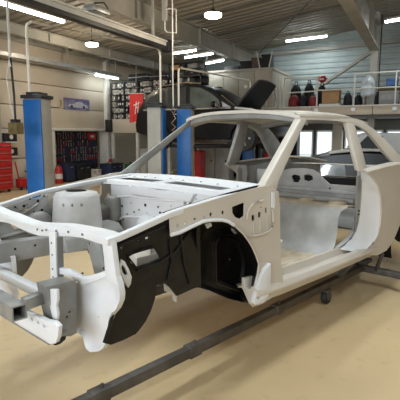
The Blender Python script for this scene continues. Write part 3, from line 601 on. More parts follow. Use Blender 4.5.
for s in sides():
    cp(MB().plate(T([(-0.585, -0.595, 0.979), (-0.585, -0.668, 1.002), (-0.585, -0.680, 0.931), (-0.585, -0.692, 0.860), (-0.585, -0.704, 0.802), (-0.585, -0.621, 0.807), (-0.585, -0.612, 0.862), (-0.585, -0.607, 0.918)], s), (), (.03, 0, 0)), 'headlamp_panel_edge', PRIMERW, bevel=.004)
    HP = [(-0.585, -0.355, 0.730), (-0.585, -0.438, 0.761), (-0.585, -0.533, 0.800), (-0.585, -0.614, 0.827), (-0.585, -0.698, 0.838), (-0.585, -0.715, 0.805), (-0.585, -0.724, 0.765), (-0.585, -0.719, 0.732), (-0.585, -0.692, 0.687), (-0.585, -0.644, 0.640), (-0.585, -0.627, 0.607), (-0.585, -0.619, 0.555), (-0.585, -0.596, 0.483), (-0.585, -0.572, 0.455), (-0.585, -0.537, 0.431), (-0.585, -0.468, 0.405), (-0.585, -0.433, 0.409), (-0.585, -0.421, 0.429), (-0.585, -0.409, 0.459), (-0.585, -0.379, 0.474), (-0.585, -0.346, 0.472)]
    cen = [sum(p[i] for p in HP) / len(HP) for i in range(3)]
    def hs(k, dx): return T([(p[0] + dx, cen[1] + (p[1] - cen[1]) * k, cen[2] + (p[2] - cen[2]) * k) for p in HP], s)
    hp = cp(MB().loft([hs(1, .03), hs(1, 0), hs(.93, .006), hs(.85, .02), hs(.6, .012), hs(.3, .0), hs(.02, .0)], True, False), 'headlamp_panel', PRIMERW, 'white front panel below the headlamp', smooth=60)
    # bumper bracket plate on the chassis leg end
    if s < 0: continue
    bp_ = cp(MB().plate(T([(-0.770, -0.420, 0.773), (-0.651, -0.420, 0.773), (-0.618, -0.420, 0.765), (-0.624, -0.420, 0.502), (-0.663, -0.420, 0.497), (-0.736, -0.420, 0.524), (-0.743, -0.420, 0.605)], s), [T(ring((-.675, -.42, .60), .006, 'y', 8), s), T(ring((-.66, -.42, .62), .006, 'y', 8), s)], (0, .10 * s, 0)), 'bumper_bracket', BARE, 'grey steel bracket plate')
    cp(MB().plate(T([(-0.755, -0.415, 0.758), (-0.755, -0.478, 0.771), (-0.755, -0.478, 0.721), (-0.755, -0.462, 0.688), (-0.755, -0.473, 0.653), (-0.755, -0.466, 0.622), (-0.755, -0.429, 0.616), (-0.755, -0.411, 0.665)], s), (), (.015, 0, 0)), 'bracket_flange', PRIMERW, parent=bp_, bevel=.003)
    cp(MB().bar((-.74, -.335 * s, .70), (-.845, -.335 * s, .69), .05, .055), 'bracket_arm', BARE, parent=bp_, bevel=.004)
    cp(MB().plate(T([(-0.730, -0.400, 0.535), (-0.667, -0.400, 0.497), (-0.674, -0.400, 0.476), (-0.701, -0.400, 0.465), (-0.728, -0.400, 0.464), (-0.748, -0.400, 0.486)], s), (), (0, .06 * s, 0)), 'tow_loop', RUBBER, bevel=.006)
# lower crossmember and valance
cp(MB().loft([[(-.67, y, .615), (-.60, y, .605), (-.60, y, .655), (-.67, y, .665)] for y in (-.33, .62)]), 'lower_crossmember', PRIMERW, bevel=.008)
VA = [(-0.800, 0.037, 0.564), (-0.800, -0.105, 0.575), (-0.800, -0.238, 0.606), (-0.800, -0.359, 0.625), (-0.800, -0.453, 0.627), (-0.800, -0.525, 0.641), (-0.800, -0.562, 0.631), (-0.800, -0.554, 0.587), (-0.800, -0.529, 0.544), (-0.800, -0.479, 0.525), (-0.800, -0.368, 0.521), (-0.800, -0.186, 0.522), (-0.800, 0.044, 0.512)]
VH = [ring(c, .012, 'x', 10, .008) for c in [(-0.800, -0.317, 0.596), (-0.800, -0.376, 0.598), (-0.800, -0.432, 0.595)]]
cp(MB().plate(VA + [(-.80, .45, .515), (-.80, .45, .55)], VH, (.02, 0, .004)), 'front_valance', PRIMERW, bevel=.004)
cp(MB().loft([[(-.80, y, .515), (-.80, y, .525), (-.70, y, .555), (-.70, y, .545)] for y in (-.47, .45)]), 'valance_lip', PRIMERG)
# square bumper tube, open at its left end
m = MB(); x0, z0, a, b = -.875, .662, .036, .029
sq = lambda y, k: [(x0 - k, y, z0 - k), (x0 + k, y, z0 - k), (x0 + k, y, z0 + k), (x0 - k, y, z0 + k)]
m.loft([sq(.5, a), sq(-.355, a), sq(-.355, b), sq(-.05, b)], True, True)
cp(m, 'bumper_tube', BARE, 'grey square steel tube', smooth=20)

# ================================================================== DOLLY under the shell
DZ = .165
dol = thing('body_dolly', 'low dark steel rolling dolly with long box beams under the car body shell', 'dolly', (1.4, 0, 0))
def dp(mb, name, m, parent=None, bevel=.004): return mb.build(name, m, parent or dol, (1.4, 0, 0), 40, bevel)
dp(MB().bar((-1.9, -.48, DZ), (2.62, -.48, DZ), .055, .06), 'side_beam', DOLLY)
dp(MB().bar((.55, .48, DZ), (2.62, .48, DZ), .055, .06), 'side_beam', DOLLY)
dp(MB().bar((2.56, -1.15, DZ - .01), (2.56, 1.15, DZ - .01), .06, .06), 'cross_beam', DOLLY)
for x in (-.55, .13, 1.05):
    sl = dp(MB().bar((x - .05, -.48, DZ), (x + .05, -.48, DZ), .067, .072), 'sleeve', DOLLY)
    dp(MB().tube([(x + .02, -.48, DZ + .03), (x + .02, -.48, DZ + .055)], .009, 6), 'clamp_bolt', DOLLY, sl, 0)
for s in sides():
    for x in (2.05, .75) if s < 0 else (2.05,):
        dp(MB().bar((x, -.48 * s, DZ + .02), (x, -.62 * s, .375), .05, .05), 'upright', DOLLY)
        dp(MB().box(x - .07, x + .07, -.70 * s - .05, -.70 * s + .14 if s > 0 else -.70 * s + .05, .36, .39), 'saddle', RUBBER)
dp(MB().bar((2.54, -.62, DZ), (2.42, -.72, .375), .03, .03), 'stay', DOLLY)
dp(MB().tube([(2.50, -.66, DZ + .03), (2.50, -.66, DZ + .07)], .012, 6), 'clamp_bolt', DOLLY, None, 0)
def caster(x, y):
    fk = dp(MB().box(x - .045, x + .045, y - .035, y + .035, DZ - .045, DZ - .03).box(x - .02, x + .05, y - .034, y - .026, .045, DZ - .04).box(x - .02, x + .05, y + .026, y + .034, .045, DZ - .04), 'caster_fork', DOLLY, None, .003)
    wh = dp(MB().lathe([(.02, -.024), (.054, -.024), (.062, -.014), (.062, .014), (.054, .024), (.02, .024)], 20, (x + .02, y, .062), 'y'), 'caster_wheel', RUBBER, fk, 0)
    dp(MB().lathe([(.001, -.03), (.02, -.03), (.02, .03), (.001, .03)], 12, (x + .02, y, .056), 'y'), 'caster_hub', GALV, wh, 0)
caster(1.78, -.49); caster(1.72, .48); caster(-1.75, -.48); caster(2.56, -1.05); caster(2.56, 1.05)

# ================================================================== LIFTS
def lift_post(root, du, dv, rz, h=2.08, hose=True):
    """one lift post: blue carriage face, grey column and black head, local to the lift"""
    def tr(mb):
        mb.v = [(du + x * cos(rz) - y * sin(rz), dv + x * sin(rz) + y * cos(rz), z) for x, y, z in mb.v]; return mb
    p = tr(MB().box(-.14, .17, -.16, .16, 0, h)).build('post', LGREY, root, bevel=.012)
    tr(MB().box(-.175, -.14, -.165, .165, .02, h - .02)).build('post_face', BLUE, p, bevel=.008)
    tr(MB().box(-.15, .10, .16, .19, .02, h - .02)).build('post_face', BLUE, p, bevel=.008)
    tr(MB().box(-.2, .2, -.2, .2, h, h + .06).box(-.15, .15, -.12, .12, h + .06, h + .11)).build('post_head', BLACKM, root, bevel=.01)
    tr(MB().box(-.35, .35, -.3, .3, 0, .03)).build('base_plate', LGREY, root, bevel=.005)
    return p
def lift(name, label, P, Q, rzs):
    c = ((P[0] + Q[0]) / 2, (P[1] + Q[1]) / 2)
    r = hthing('two_post_lift', label, 'car lift', c[0], c[1])
    for (a, b), rz in zip((P, Q), rzs): lift_post(r, a - c[0], b - c[1], rz)
    return r, c
P1, P2 = (6.17, 6.10), (9.32, 5.58)
l1, c1 = lift('two_post_lift', 'empty blue and grey two-post car lift joined by a high bent pipe', P1, P2, (.2, pi + .2))
a, b = (P1[0] + .05 - c1[0], P1[1] + .22 - c1[1]), (P2[0] + .18 - c1[0], P2[1] - .02 - c1[1])
MB().tube([(a[0], a[1], 2.1), (a[0], a[1], 3.25), (a[0] + .02, a[1], 3.36), (a[0] + .10, a[1] - .02, 3.42),
           (a[0] * .5 + b[0] * .5, a[1] * .5 + b[1] * .5, 3.43), (b[0] - .12, b[1] + .02, 3.42), (b[0] - .03, b[1], 3.36), (b[0], b[1], 3.25), (b[0], b[1], 2.1)], .024, 8).build('hose_pipe', mat('pipe_white', (.85, .80, .70), .4, var=.04), l1)
for (du, dv) in ((P1[0] - c1[0], P1[1] - c1[1]), (P2[0] - c1[0], P2[1] - c1[1])):
    MB().bar((du + .15, dv - .1, .14), (du + .8, dv - .9, .14), .1, .08).build('arm', BLUE, l1, bevel=.01)
P3, P4 = (10.0, 5.15), (13.35, 4.72)
l2, c2 = lift('two_post_lift', 'two-post car lift with blue posts holding the dark estate car up', P3, P4, (.2, .2))
a, b = (P3[0] + .0 - c2[0], P3[1] + .20 - c2[1]), (P4[0] - c2[0], P4[1] - c2[1])
MB().tube([(a[0], a[1], 2.1), (a[0], a[1], 2.95), (a[0] + .03, a[1], 3.02), (a[0] + .12, a[1], 3.05), (b[0] - .1, b[1], 3.05), (b[0], b[1], 3.0), (b[0], b[1], 2.1)], .024, 8).build('hose_pipe', mat('pipe_white', (.85, .80, .70), .4, var=.04), l2)
for (x0, y0, x1, y1) in ((P3[0], P3[1], 11.1, 6.3), (P3[0], P3[1], 10.95, 4.4), (P4[0], P4[1], 12.2, 6.3), (P4[0], P4[1], 12.1, 4.4)):
    MB().bar((x0 - c2[0], y0 - c2[1], 1.17), (x1 - c2[0], y1 - c2[1], 1.17), .1, .08).build('arm', BLACKM, l2, bevel=.01)
    MB().lathe([(.06, 1.2), (.06, 1.28)], 12, (x1 - c2[0], y1 - c2[1], 0)).build('arm_pad', RUBBER, l2)

# ================================================================== CARS BEHIND
PAINTK = mat('black_car_paint', (0.008, 0.008, 0.010), 0.35, var=0.2, scale=3, spec=0.3)
GLASSD = mat('dark_glass', (0.05, 0.056, 0.058), 0.06, spec=0.7, var=0.2, scale=1.5)
GLASSR = mat('glass_reflection', (0.36, 0.38, 0.39), 0.06, var=0.4, scale=3, spec=0.6)  # pale tone stands for bright reflections in the panes
TYRE = RUBBER
def body_loft(profile_fn, xs, nz):
    pass
def wheel(root, x, y, z, r, w, side):
    t = MB().lathe([(r * .62, -w / 2), (r * .93, -w / 2), (r, -w * .3), (r, w * .3), (r * .93, w / 2), (r * .62, w / 2)], 24, (x, y, z), 'y').build('tyre', TYRE, root, smooth=50)
    rim = MB().lathe([(r * .64, w * .38 * side), (r * .58, w * .25 * side), (.05, w * .3 * side), (.001, w * .36 * side)], 20, (x, y, z), 'y', False).build('rim', GALV, root, smooth=50)
    for k in range(5):
        an = 2 * pi * k / 5
        MB().bar((x + .05 * cos(an), y + w * .37 * side, z + .05 * sin(an)), (x + r * .6 * cos(an), y + w * .42 * side, z + r * .6 * sin(an)), .04, .05).build('spoke', GALV, rim)
def make_car(root, L, Wd, side_lower, green, zoff, glass, extras=None):
    """side_lower: outline of the lower body in (x, z); green: outline of the glasshouse; both lofted across the width"""
    hw = Wd / 2
    m = MB()
    rings_ = []
    for y, k, dz in ((-hw + .0, .93, .0), (-hw + .07, 1, .0), (0, 1.015, .015), (hw - .07, 1, .0), (hw, .93, .0)):
        cz = sum(p[1] for p in side_lower) / len(side_lower)
        rings_.append([(p[0] * (1 if abs(y) < hw - .01 else .985), y, cz + (p[1] - cz) * k + dz + zoff) for p in side_lower])
    m.loft(rings_)
    body = m.build('body', PAINTK, root, smooth=50)
    m = MB(); rings_ = []
    zb = min(p[1] for p in green); zt = max(p[1] for p in green)
    for y in (-1, -.92, 0, .92, 1):
        rg = []
        for x, z in green:
            t = (z - zb) / (zt - zb)
            w = (hw - .05) * (1 - .22 * t)
            kk = .985 if abs(y) == 1 else 1.0
            rg.append((x * kk, y * w, zb + (z - zb) * (1.0 if abs(y) < 1 else .96) + zoff + (.02 * t if y == 0 else 0)))
        rings_.append(rg)
    m.loft(rings_)
    gh = m.build('glasshouse', PAINTK, root, smooth=40)
    return body, gh
def side_window(root, pts, hw, zb, zt, zoff, s, m, name='side_window'):
    o3 = []
    for x, z in pts:
        t = (z - zb) / (zt - zb)
        o3.append((x, s * ((hw - .05) * (1 - .22 * t) + .004), z + zoff))
    return MB().plate(o3, (), (0, -.012 * s, 0)).build(name, m, root)

# dark estate car raised on the lift, bonnet open, facing the mezzanine
R_, F_ = (11.82, 7.12), (11.56, 3.32)
rz = math.atan2(F_[1] - R_[1], F_[0] - R_[0])
sv = hthing('estate_car', 'black estate car raised on the lift with its bonnet open', 'car', (R_[0] + F_[0]) / 2, (R_[1] + F_[1]) / 2, 1.08, rz)
sv.scale = (1.05, 1.05, 1.05)
low = [(-1.88, .42), (-1.90, .62), (-1.84, .95), (-1.5, 1.0), (0, .98), (1.0, .97), (1.45, .90), (1.78, .80), (1.90, .66), (1.90, .45), (1.75, .30), (1.57, .28), (1.54, .45), (1.42, .60), (1.25, .66), (1.08, .60), (.96, .45), (.93, .26),
       (-.80, .26), (-.83, .45), (-.95, .60), (-1.12, .66), (-1.29, .60), (-1.41, .45), (-1.44, .28)]
gre = [(-1.86, .96), (-1.70, 1.30), (-1.45, 1.52), (-1.0, 1.60), (-.4, 1.63), (.05, 1.58), (.45, 1.38), (1.05, .98)]
make_car(sv, 3.8, 1.62, low, gre, 0, GLASSD)
for s in (1, -1):
    side_window(sv, [(-1.62, 1.02), (-1.5, 1.32), (-1.30, 1.47), (-1.05, 1.50), (-.98, 1.02)], .81, .96, 1.63, 0, s, GLASSD)
    side_window(sv, [(-.90, 1.02), (-.95, 1.51), (-.42, 1.55), (-.35, 1.02)], .81, .96, 1.63, 0, s, GLASSD)
    side_window(sv, [(-.24, 1.02), (-.30, 1.54), (.0, 1.51), (.32, 1.36), (.55, 1.2), (.62, 1.02)], .81, .96, 1.63, 0, s, mat('side_glass_reflection', (0.12, 0.14, 0.13), 0.06, spec=0.7, var=0.3, scale=2))  # front pane lightened, grey reflections put into its colour
    side_window(sv, [(.68, 1.02), (.63, 1.16), (.88, 1.02)], .81, .96, 1.63, 0, s, GLASSR)
    MB().bar((-1.62, s * .79, 1.0), (.92, s * .79, .99), .02, .035).build('belt_trim', CHROME, sv)
    MB().tube([(-1.4, s * .60, 1.60), (-.4, s * .60, 1.665), (.0, s * .60, 1.62)], .016, 6).build('roof_bar', CHROME, sv)
    mi = MB().ball((.52, s * .90, 1.08), .10, .7, 1, .75, 12, 8).build('mirror', PAINTK, sv)
    MB().plate([(.59, s * .83, 1.12), (.59, s * .97, 1.12), (.59, s * .97, 1.03), (.59, s * .83, 1.03)], (), (.012, 0, 0)).build('mirror_cap', GALV, mi)
    MB().tube([(1.0, s * .73, .985), (1.4, s * .72, .94), (1.8, s * .68, .83)], .035, 8).build('fender_glint', mat('glint_silver', (.6, .6, .58), .3, metal=.3), sv)  # pale tube painting the reflection along the black fender's top edge
    MB().tube([(.62, s * .70, 1.30), (1.0, s * .74, 1.03)], .014, 6).build('windscreen_trim', CHROME, sv)
    for x in (-.55, .25):
        MB().box(x - .09, x + .09, s * .81 - .012, s * .81 + .012, .86, .89).build('door_handle', CHROME, sv, bevel=.004)
    for x in (-1.12, 1.25): wheel(sv, x, s * .70, .28, .31, .2, s)
    MB().ball((1.70, s * .62, .72), .16, 1.1, .7, .5, 12, 6).build('headlamp', mat('lamp_glass', (.6, .62, .63), .1, var=.1), sv)
MB().box(-1.5, 1.5, -.55, .55, .16, .27).build('underbody', UNDERBROWN, sv, bevel=.03)
MB().tube([(-1.7, .3, .2), (-.5, .28, .16), (.8, .1, .17)], .05, 8).build('exhaust', GALV, sv)
# open bonnet: domed panel hinged at the scuttle, raised towards the front
rows_ = []
for i in range(7):
    t = i / 6
    w = .70 - .13 * t ** 2
    cx0, cz0 = .98 + .62 * t - .10 * t * t, 1.0 + .78 * t - .16 * t * t
    rows_.append([(cx0, -w + 2 * w * j / 8, cz0 + .05 * (1 - ((j - 4) / 4) ** 2)) for j in range(9)])
m = MB(); m.loft(rows_, False)
low_ = [[(x + .03, y, z - .04) for x, y, z in r] for r in rows_]
m.loft(low_, False)
for a_, b_ in ((rows_[0], low_[0]), (rows_[-1], low_[-1]), ([r[0] for r in rows_], [r[0] for r in low_]), ([r[-1] for r in rows_], [r[-1] for r in low_])): m.loft([a_, b_], False)
m.build('bonnet', mat('bonnet_liner', (.008, .008, .008), .7, var=.3), sv)
MB().box(1.0, 1.72, -.66, .66, .80, .95).build('engine_bay', mat('engine_grey', (.18, .18, .17), .5, var=.5, scale=9), sv, bevel=.02)
MB().tube([(1.62, .60, .85), (1.45, .62, 1.55)], .012, 6).build('bonnet_stay', CHROME, sv)

# low black car parked behind the shell
R_, F_ = (8.15, 2.45), (9.05, -1.45)
rz = math.atan2(F_[1] - R_[1], F_[0] - R_[0])
bk = hthing('coupe', 'low black coupe with pale roof parked behind the body shell', 'car', (R_[0] + F_[0]) / 2, (R_[1] + F_[1]) / 2, 0, rz)
low = [(-1.98, .30), (-2.0, .5), (-1.92, .74), (-1.2, .80), (0, .80), (.9, .79), (1.6, .70), (1.95, .55), (2.0, .35), (1.9, .22), (1.62, .2), (1.58, .38), (1.45, .54), (1.27, .6), (1.09, .54), (.96, .38), (.93, .18),
       (-.85, .18), (-.88, .38), (-1.01, .54), (-1.19, .6), (-1.37, .54), (-1.5, .38), (-1.53, .2)]
gre = [(-1.7, .78), (-1.35, 1.04), (-1.0, 1.14), (-.5, 1.18), (0, 1.16), (.35, 1.04), (.85, .78)]
make_car(bk, 4.0, 1.66, low, gre, 0, GLASSD)
for s in (1, -1):
    side_window(bk, [(-1.45, .81), (-1.3, .92), (-1.15, .97), (-.78, .98), (-.76, .81)], .83, .78, 1.18, 0, s, GLASSR)
    side_window(bk, [(-.58, .81), (-.60, .98), (-.3, .99), (.05, .98), (.25, .93), (.45, .81)], .83, .78, 1.18, 0, s, GLASSR)
    MB().bar((-1.5, s * .80, .805), (.6, s * .80, .80), .014, .02).build('belt_trim', CHROME, bk)
    MB().ball((.35, s * .88, .90), .08, .7, 1, .7, 10, 6).build('mirror', PAINTK, bk)
    for x in (-1.19, 1.27): wheel(bk, x, s * .72, .29, .29, .19, s)
m = MB(); rows_ = []
for x, z in ((-1.02, 1.15), (-.7, 1.185), (-.4, 1.2), (0, 1.185), (.12, 1.15)):
    rows_.append([(x, -.60 + 1.2 * j / 6, z + .025 * (1 - ((j - 3) / 3) ** 2)) for j in range(7)])
m.loft(rows_, False).build('roof_panel', mat('pale_roof', (.50, .48, .42), .4, var=.1), bk)

# ================================================================== MEZZANINE
DK = 2.28
mz = MB().box(14.4, 17.0, -4, 6.6, 1.98, DK).build('trim_1', mat('deck_under', (.20, .18, .15), .8)); place(mz, 0, 0); struct(mz)
for i in range(6):
    v0 = -3.9 + i * 1.75
    MB().box(14.34, 14.40, v0, v0 + 1.73, 2.04, DK).build('fascia_board', CREAM, mz, bevel=.006)
MB().box(14.30, 14.46, -4, 6.6, DK, DK + .035).build('deck_edge', STEELW, mz, bevel=.004)
MB().box(14.36, 14.42, -4, 6.6, 1.95, 2.03).build('edge_beam', mat('dark_steel2', (.09, .085, .075), .6), mz)
# cream store room wall on the deck
for i in range(4):
    v0 = 4.42 + i * .54
    MB().box(14.42, 14.55, v0, v0 + .53, DK, 3.5).build('store_panel', mat('store_cream', (.40, .36, .29), .75, var=.06, scale=2), mz, bevel=.008)
MB().box(14.45, 16.9, 4.38, 4.46, DK, 3.5).build('store_panel', MATS['store_cream'], mz)
MB().box(14.40, 16.9, 4.36, 6.6, 3.5, 3.56).build('store_roof', MATS['store_cream'], mz)
MB().box(14.40, 14.42, 5.2, 5.3, 2.95, 3.05).build('notice', STEELW, mz)
# railing
rail_root = hthing('mezzanine_railing', 'white tubular steel railing along the mezzanine edge', 'railing', 14.35, 1.0, DK)
vs = [3.95, 2.94, 1.87, .75, -.4, -1.5]
for v in vs:
    p = MB().tube([(0, v - 1, -.10), (0, v - 1, .93)], .022, 8).build('post', STEELW, rail_root)
    MB().box(-.05, .03, v - 1 - .06, v - 1 + .06, -.14, -.04).build('foot_plate', GALV, p)
MB().tube([(0, 2.95, .80), (0, 2.95, .86), (0, 2.90, .90), (0, 1.94, .90)], .02, 8).build('top_rail', STEELW, rail_root)
MB().tube([(0, 2.95, .46), (0, 1.94, .48)], .018, 8).build('middle_rail', STEELW, rail_root)
MB().tube([(0, .87, .93), (0, -2.5, .95)], .02, 8).build('top_rail', STEELW, rail_root)
MB().tube([(0, 1.94, .50), (0, -2.5, .52)], .018, 8).build('middle_rail', STEELW, rail_root)
gt = hthing('railing_gate', 'short white gate section of railing beside the store room', 'gate', 14.35, 4.2, DK)
MB().tube([(0, -.12, 0), (0, -.12, .85), (0, -.06, .92), (0, .0, .85), (0, .0, 0)], .018, 8).build('gate_frame', STEELW, gt)
MB().tube([(0, .03, .5), (0, .33, .5), (0, .33, 0)], .016, 8).build('gate_frame', STEELW, gt)

# goods on the deck: bags, boxes, crates
def sack(name, label, cat, u, v, w, d, h, m, group=None, z=DK + .0):
    r = thing(name, label, cat, H(u, v, z), HA + random.uniform(-.2, .2), group)
    rings_ = []
    for t, k in ((0, .82), (.15, 1), (.5, .98), (.8, .85), (.93, .55), (1, .25)):
        rings_.append([(d / 2 * k * (1 + .12 * sin(3 * a + v * 7)) * cos(a), w / 2 * k * (1 + .10 * sin(2 * a + u)) * sin(a), h * t) for a in [2 * pi * i / 12 for i in range(12)]])
    MB().loft(rings_).build('bag_body', m, r, smooth=70)
    MB().tube([(0, -w * .18, h * .93), (0, -w * .1, h * 1.12), (0, w * .1, h * 1.12), (0, w * .18, h * .93)], .018, 6).build('strap', BLACKM, r)
    return r
def carton(name, label, cat, u, v, w, d, h, m, z=DK, rz=0, group=None, flap=True, lidm=None):
    r = thing(name, label, cat, H(u, v, z), HA + rz, group)
    MB().box(-d / 2, d / 2, -w / 2, w / 2, 0, h).build('box_body', m, r, bevel=min(.012, h * .1))
    if flap: MB().box(-d / 2 - .012, d / 2 + .012, -w / 2 - .012, w / 2 + .012, h - min(.06, h * .25), h + .008).build('lid', lidm or m, r, bevel=.004)
    return r
CARD = mat('cardboard', (.42, .25, .12), .8, var=.1, scale=5)
CLOTHK = mat('black_cloth', (.015, .015, .017), .8, var=.4, scale=9)
CLOTHR = mat('dark_red_cloth', (.20, .018, .018), .7, var=.3, scale=7)
sack('sports_bag', 'dark red bag standing behind the railing nearest the gate', 'bag', 14.75, 3.74, .36, .34, .42, CLOTHR)
sack('sports_bag', 'small black bag squeezed between the two dark red bags', 'bag', 14.7, 3.43, .22, .28, .40, CLOTHK)
sack('sports_bag', 'dark red bag with black bags stacked behind it by the railing', 'bag', 14.75, 3.14, .30, .34, .38, CLOTHR)
for i, (u, v, w, h, lb) in enumerate(((15.15, 3.78, .36, .78, 'tall black kit bag on the deck behind the dark red bag nearest the gate'), (15.15, 3.36, .34, .80, 'tall black kit bag on the deck between two other tall black bags'), (15.28, 2.98, .30, .74, 'tall black kit bag on the deck with the red helmet on top'))):
    sack('kit_bag', lb, 'bag', u, v, w, .38, h, CLOTHK, 'black kit bags on the deck')
hl = thing('helmet', 'red and white helmet lying on top of the black kit bags', 'helmet', H(15.28, 2.98, DK + .86), HA)
MB().ball((0, 0, .08), .13, 1.1, 1, .9, 14, 8).build('helmet_shell', RED, hl, smooth=60)
MB().box(-.15, -.10, -.08, .08, .03, .09).build('visor', STEELW, hl, bevel=.01)
carton('cardboard_box', 'brown cardboard box on a white tray beside the railing post', 'box', 14.75, 2.58, .50, .4, .40, CARD, DK + .12)
carton('tray', 'low white tray under the brown cardboard box', 'tray', 14.75, 2.60, .62, .5, .11, STEELW, DK, flap=False)
sack('kit_bag', 'squat black bag beside the brown cardboard box', 'bag', 14.8, 2.10, .24, .36, .42, CLOTHK)
sack('kit_bag', 'lumpy black bag with white zip next to the railing', 'bag', 14.85, 1.80, .26, .36, .36, CLOTHK)
w_ = thing('dust_sheet', 'white plastic sack hanging over a brown pole on the deck', 'sack', H(14.60, 1.52, DK), HA)
MB().loft([[(.06 * k * cos(a), .17 * k * (1 + .15 * sin(4 * a)) * sin(a), z) for a in [2 * pi * i / 14 for i in range(14)]] for z, k in ((.30, .5), (.36, .95), (.55, 1.1), (.75, .9), (.86, .5), (.9, .12))]).build('sheet', mat('white_plastic', (.55, .60, .64), .4, var=.15, scale=6), w_, smooth=70)
MB().tube([(.0, .05, 0), (.02, .03, .88)], .03, 8).build('pole', mat('brown_wood', (.20, .10, .05), .7, var=.2), w_)
sack('kit_bag', 'narrow black bag between white sack and grey crate', 'bag', 14.62, 1.265, .10, .28, .36, CLOTHK)
carton('crate', 'grey plastic crate with pale front behind the railing', 'crate', 14.75, .93, .52, .4, .40, mat('grey_plastic', (.26, .26, .25), .5, var=.12), DK + .02)
carton('board_stack', 'olive board stack lying across the top of the grey crate', 'board', 14.8, .80, .85, .45, .14, mat('olive_board', (.10, .09, .03), .7, var=.2), DK + .44, flap=False)
carton('crate', 'bright blue plastic crate on the olive boards', 'crate', 14.8, .88, .30, .3, .19, mat('blue_plastic', (.02, .10, .32), .4, var=.1), DK + .585)
carton('crate', 'white plastic crate on the olive boards beside the column', 'crate', 14.8, .50, .34, .3, .22, STEELW, DK + .585)
# junk on the store room roof
for i, (v, w, h, mm, lb) in enumerate(((4.62, .30, .42, CLOTHK, 'black box on the store room roof at its corner'), (4.98, .26, .34, mat('brown_box', (.10, .06, .045), .7, var=.2), 'dark brown box on the store room roof'),
                                       (5.32, .36, .26, CLOTHK, 'flat black case on the store room roof'), (5.8, .5, .12, mat('dark_grey', (.06, .06, .06), .6, var=.2), 'long dark grey case on the store room roof'))):
    carton('storage_case', lb, 'case', 14.72, v, w, .35, h, mm, 3.56)
for v, t, lb in ((4.80, .2, 'pale tube leaning over the brown box on the store room roof'), (4.50, -.15, 'pale tube standing at the corner of the store room roof')):
    f = thing('plastic_pipe', lb, 'pipe', H(14.47, v, 3.56), HA, 'pale tubes on the store room roof')
    MB().tube([(0, 0, 0), (.02, t * .6, .50)], .02, 8).build('tube', STEELW, f)

# ================================================================== RACK OF FILES beside the left wall
RL, RR = (13.35, 9.75), (12.75, 6.05)
rw = math.hypot(RR[0] - RL[0], RR[1] - RL[1]); rrz = math.atan2(RR[1] - RL[1], RR[0] - RL[0])
gal = MB().box(0, rw, -.1, .6, 1.90, 1.98).build('trim_2', STEELW); gal.location = H(*RL, 0); gal.rotation_euler = (0, 0, HA + rrz); struct(gal)
for i in range(3):
    MB().box(i * rw / 3 + .01, (i + 1) * rw / 3 - .01, -.14, -.10, 1.52, 1.98).build('fascia_board', CREAM, gal, bevel=.006)
for x in (.0, 1.15, 2.5, rw - .1):
    MB().box(x, x + .1, -.1, .0, 0, 1.9).build('pillar', STEELW, gal, bevel=.006)
RZ0 = 1.98
rk = thing('shelving_rack', 'tall black steel shelving rack full of files on the gallery', 'shelf', H(*RL, RZ0), HA + rrz)
NS, SH = 6, .205
for i in range(7):
    x = i * rw / 6
    MB().box(x - .015, x + .015, -.06, -.03, 0, NS * SH).box(x - .015, x + .015, .36, .39, 0, NS * SH).build('upright', BLACKM, rk)
for k in range(NS + 1):
    MB().box(0, rw, -.06, .39, k * SH - .012, k * SH + .012).build('shelf_board', BLACKM, rk)
MB().box(0, rw, .39, .40, 0, NS * SH).build('back_sheet', mat('rack_back', (.03, .03, .03), .8), rk)
binder_m = [mat('binder_white', (.50, .47, .42), .6, var=.1), mat('binder_grey', (.22, .22, .21), .6, var=.1), mat('binder_black', (.03, .03, .032), .6, var=.2), mat('binder_blue', (.06, .08, .14), .6, var=.1)]
protos = []
for mm, nm in zip(binder_m, ('white', 'grey', 'black', 'slate blue')):
    b_ = thing('box_file', nm + ' box file standing in the black rack on the gallery', 'file', (0, 0, -5), 0, 'box files in the gallery rack')
    MB().box(-.04, .04, -.0, .28, 0, .155).build('file_body', mm, b_)
    MB().box(-.026, .026, -.004, .0, .05, .12).build('spine_label', STEELW if nm != 'white' else binder_m[1], b_)
    protos.append([b_, 0])
for k in range(NS):
    x = .05
    while x < rw - .06:
        x += .094 if random.random() < .86 else .2
        if not .062 < x % (rw / 6) < rw / 6 - .062 or x > rw - .06 or (k >= 4 and x > 2.4 and random.random() < .4): continue
        i = random.choices((0, 1, 2, 3), (5, 3, 3, 1))[0] if x < 2.0 else random.choices((0, 1, 2, 3), (2, 2, 6, 2))[0]
        p = protos[i][0]
        o = p if protos[i][1] == 0 else dup(p)
        protos[i][1] += 1
        o['label'] = ('white', 'grey', 'black', 'slate blue')[i] + ' box file on the ' + ('lowest', 'second lowest', 'third', 'fourth', 'second highest', 'highest')[k] + ' shelf of the gallery rack'
        loc = Matrix.Rotation(HA + rrz, 3, 'Z') @ Vector((x, -.04 + random.uniform(-.012, .012), 0))
        o.location = H(*RL, RZ0 + k * SH + .013) + loc
        o.rotation_euler = (0, 0, HA + rrz)
for i, (x, w, h, lb) in enumerate(((1.2, .8, .22, 'long black case on top of the file rack'), (2.05, .7, .16, 'flat black case on top of the file rack'))):
    loc = Matrix.Rotation(HA + rrz, 3, 'Z') @ Vector((x, .12, 0))
    r = thing('storage_case', lb, 'case', H(*RL, RZ0 + NS * SH + .012) + loc, HA + rrz)
    MB().box(-w / 2, w / 2, -.14, .14, 0, h).build('case_body', CARD if i == 2 else CLOTHK, r, bevel=.02)
    MB().box(-w / 2 - .005, w / 2 + .005, -.145, .145, h * .45, h * .55).build('case_seam', GALV if i != 2 else STEELW, r)

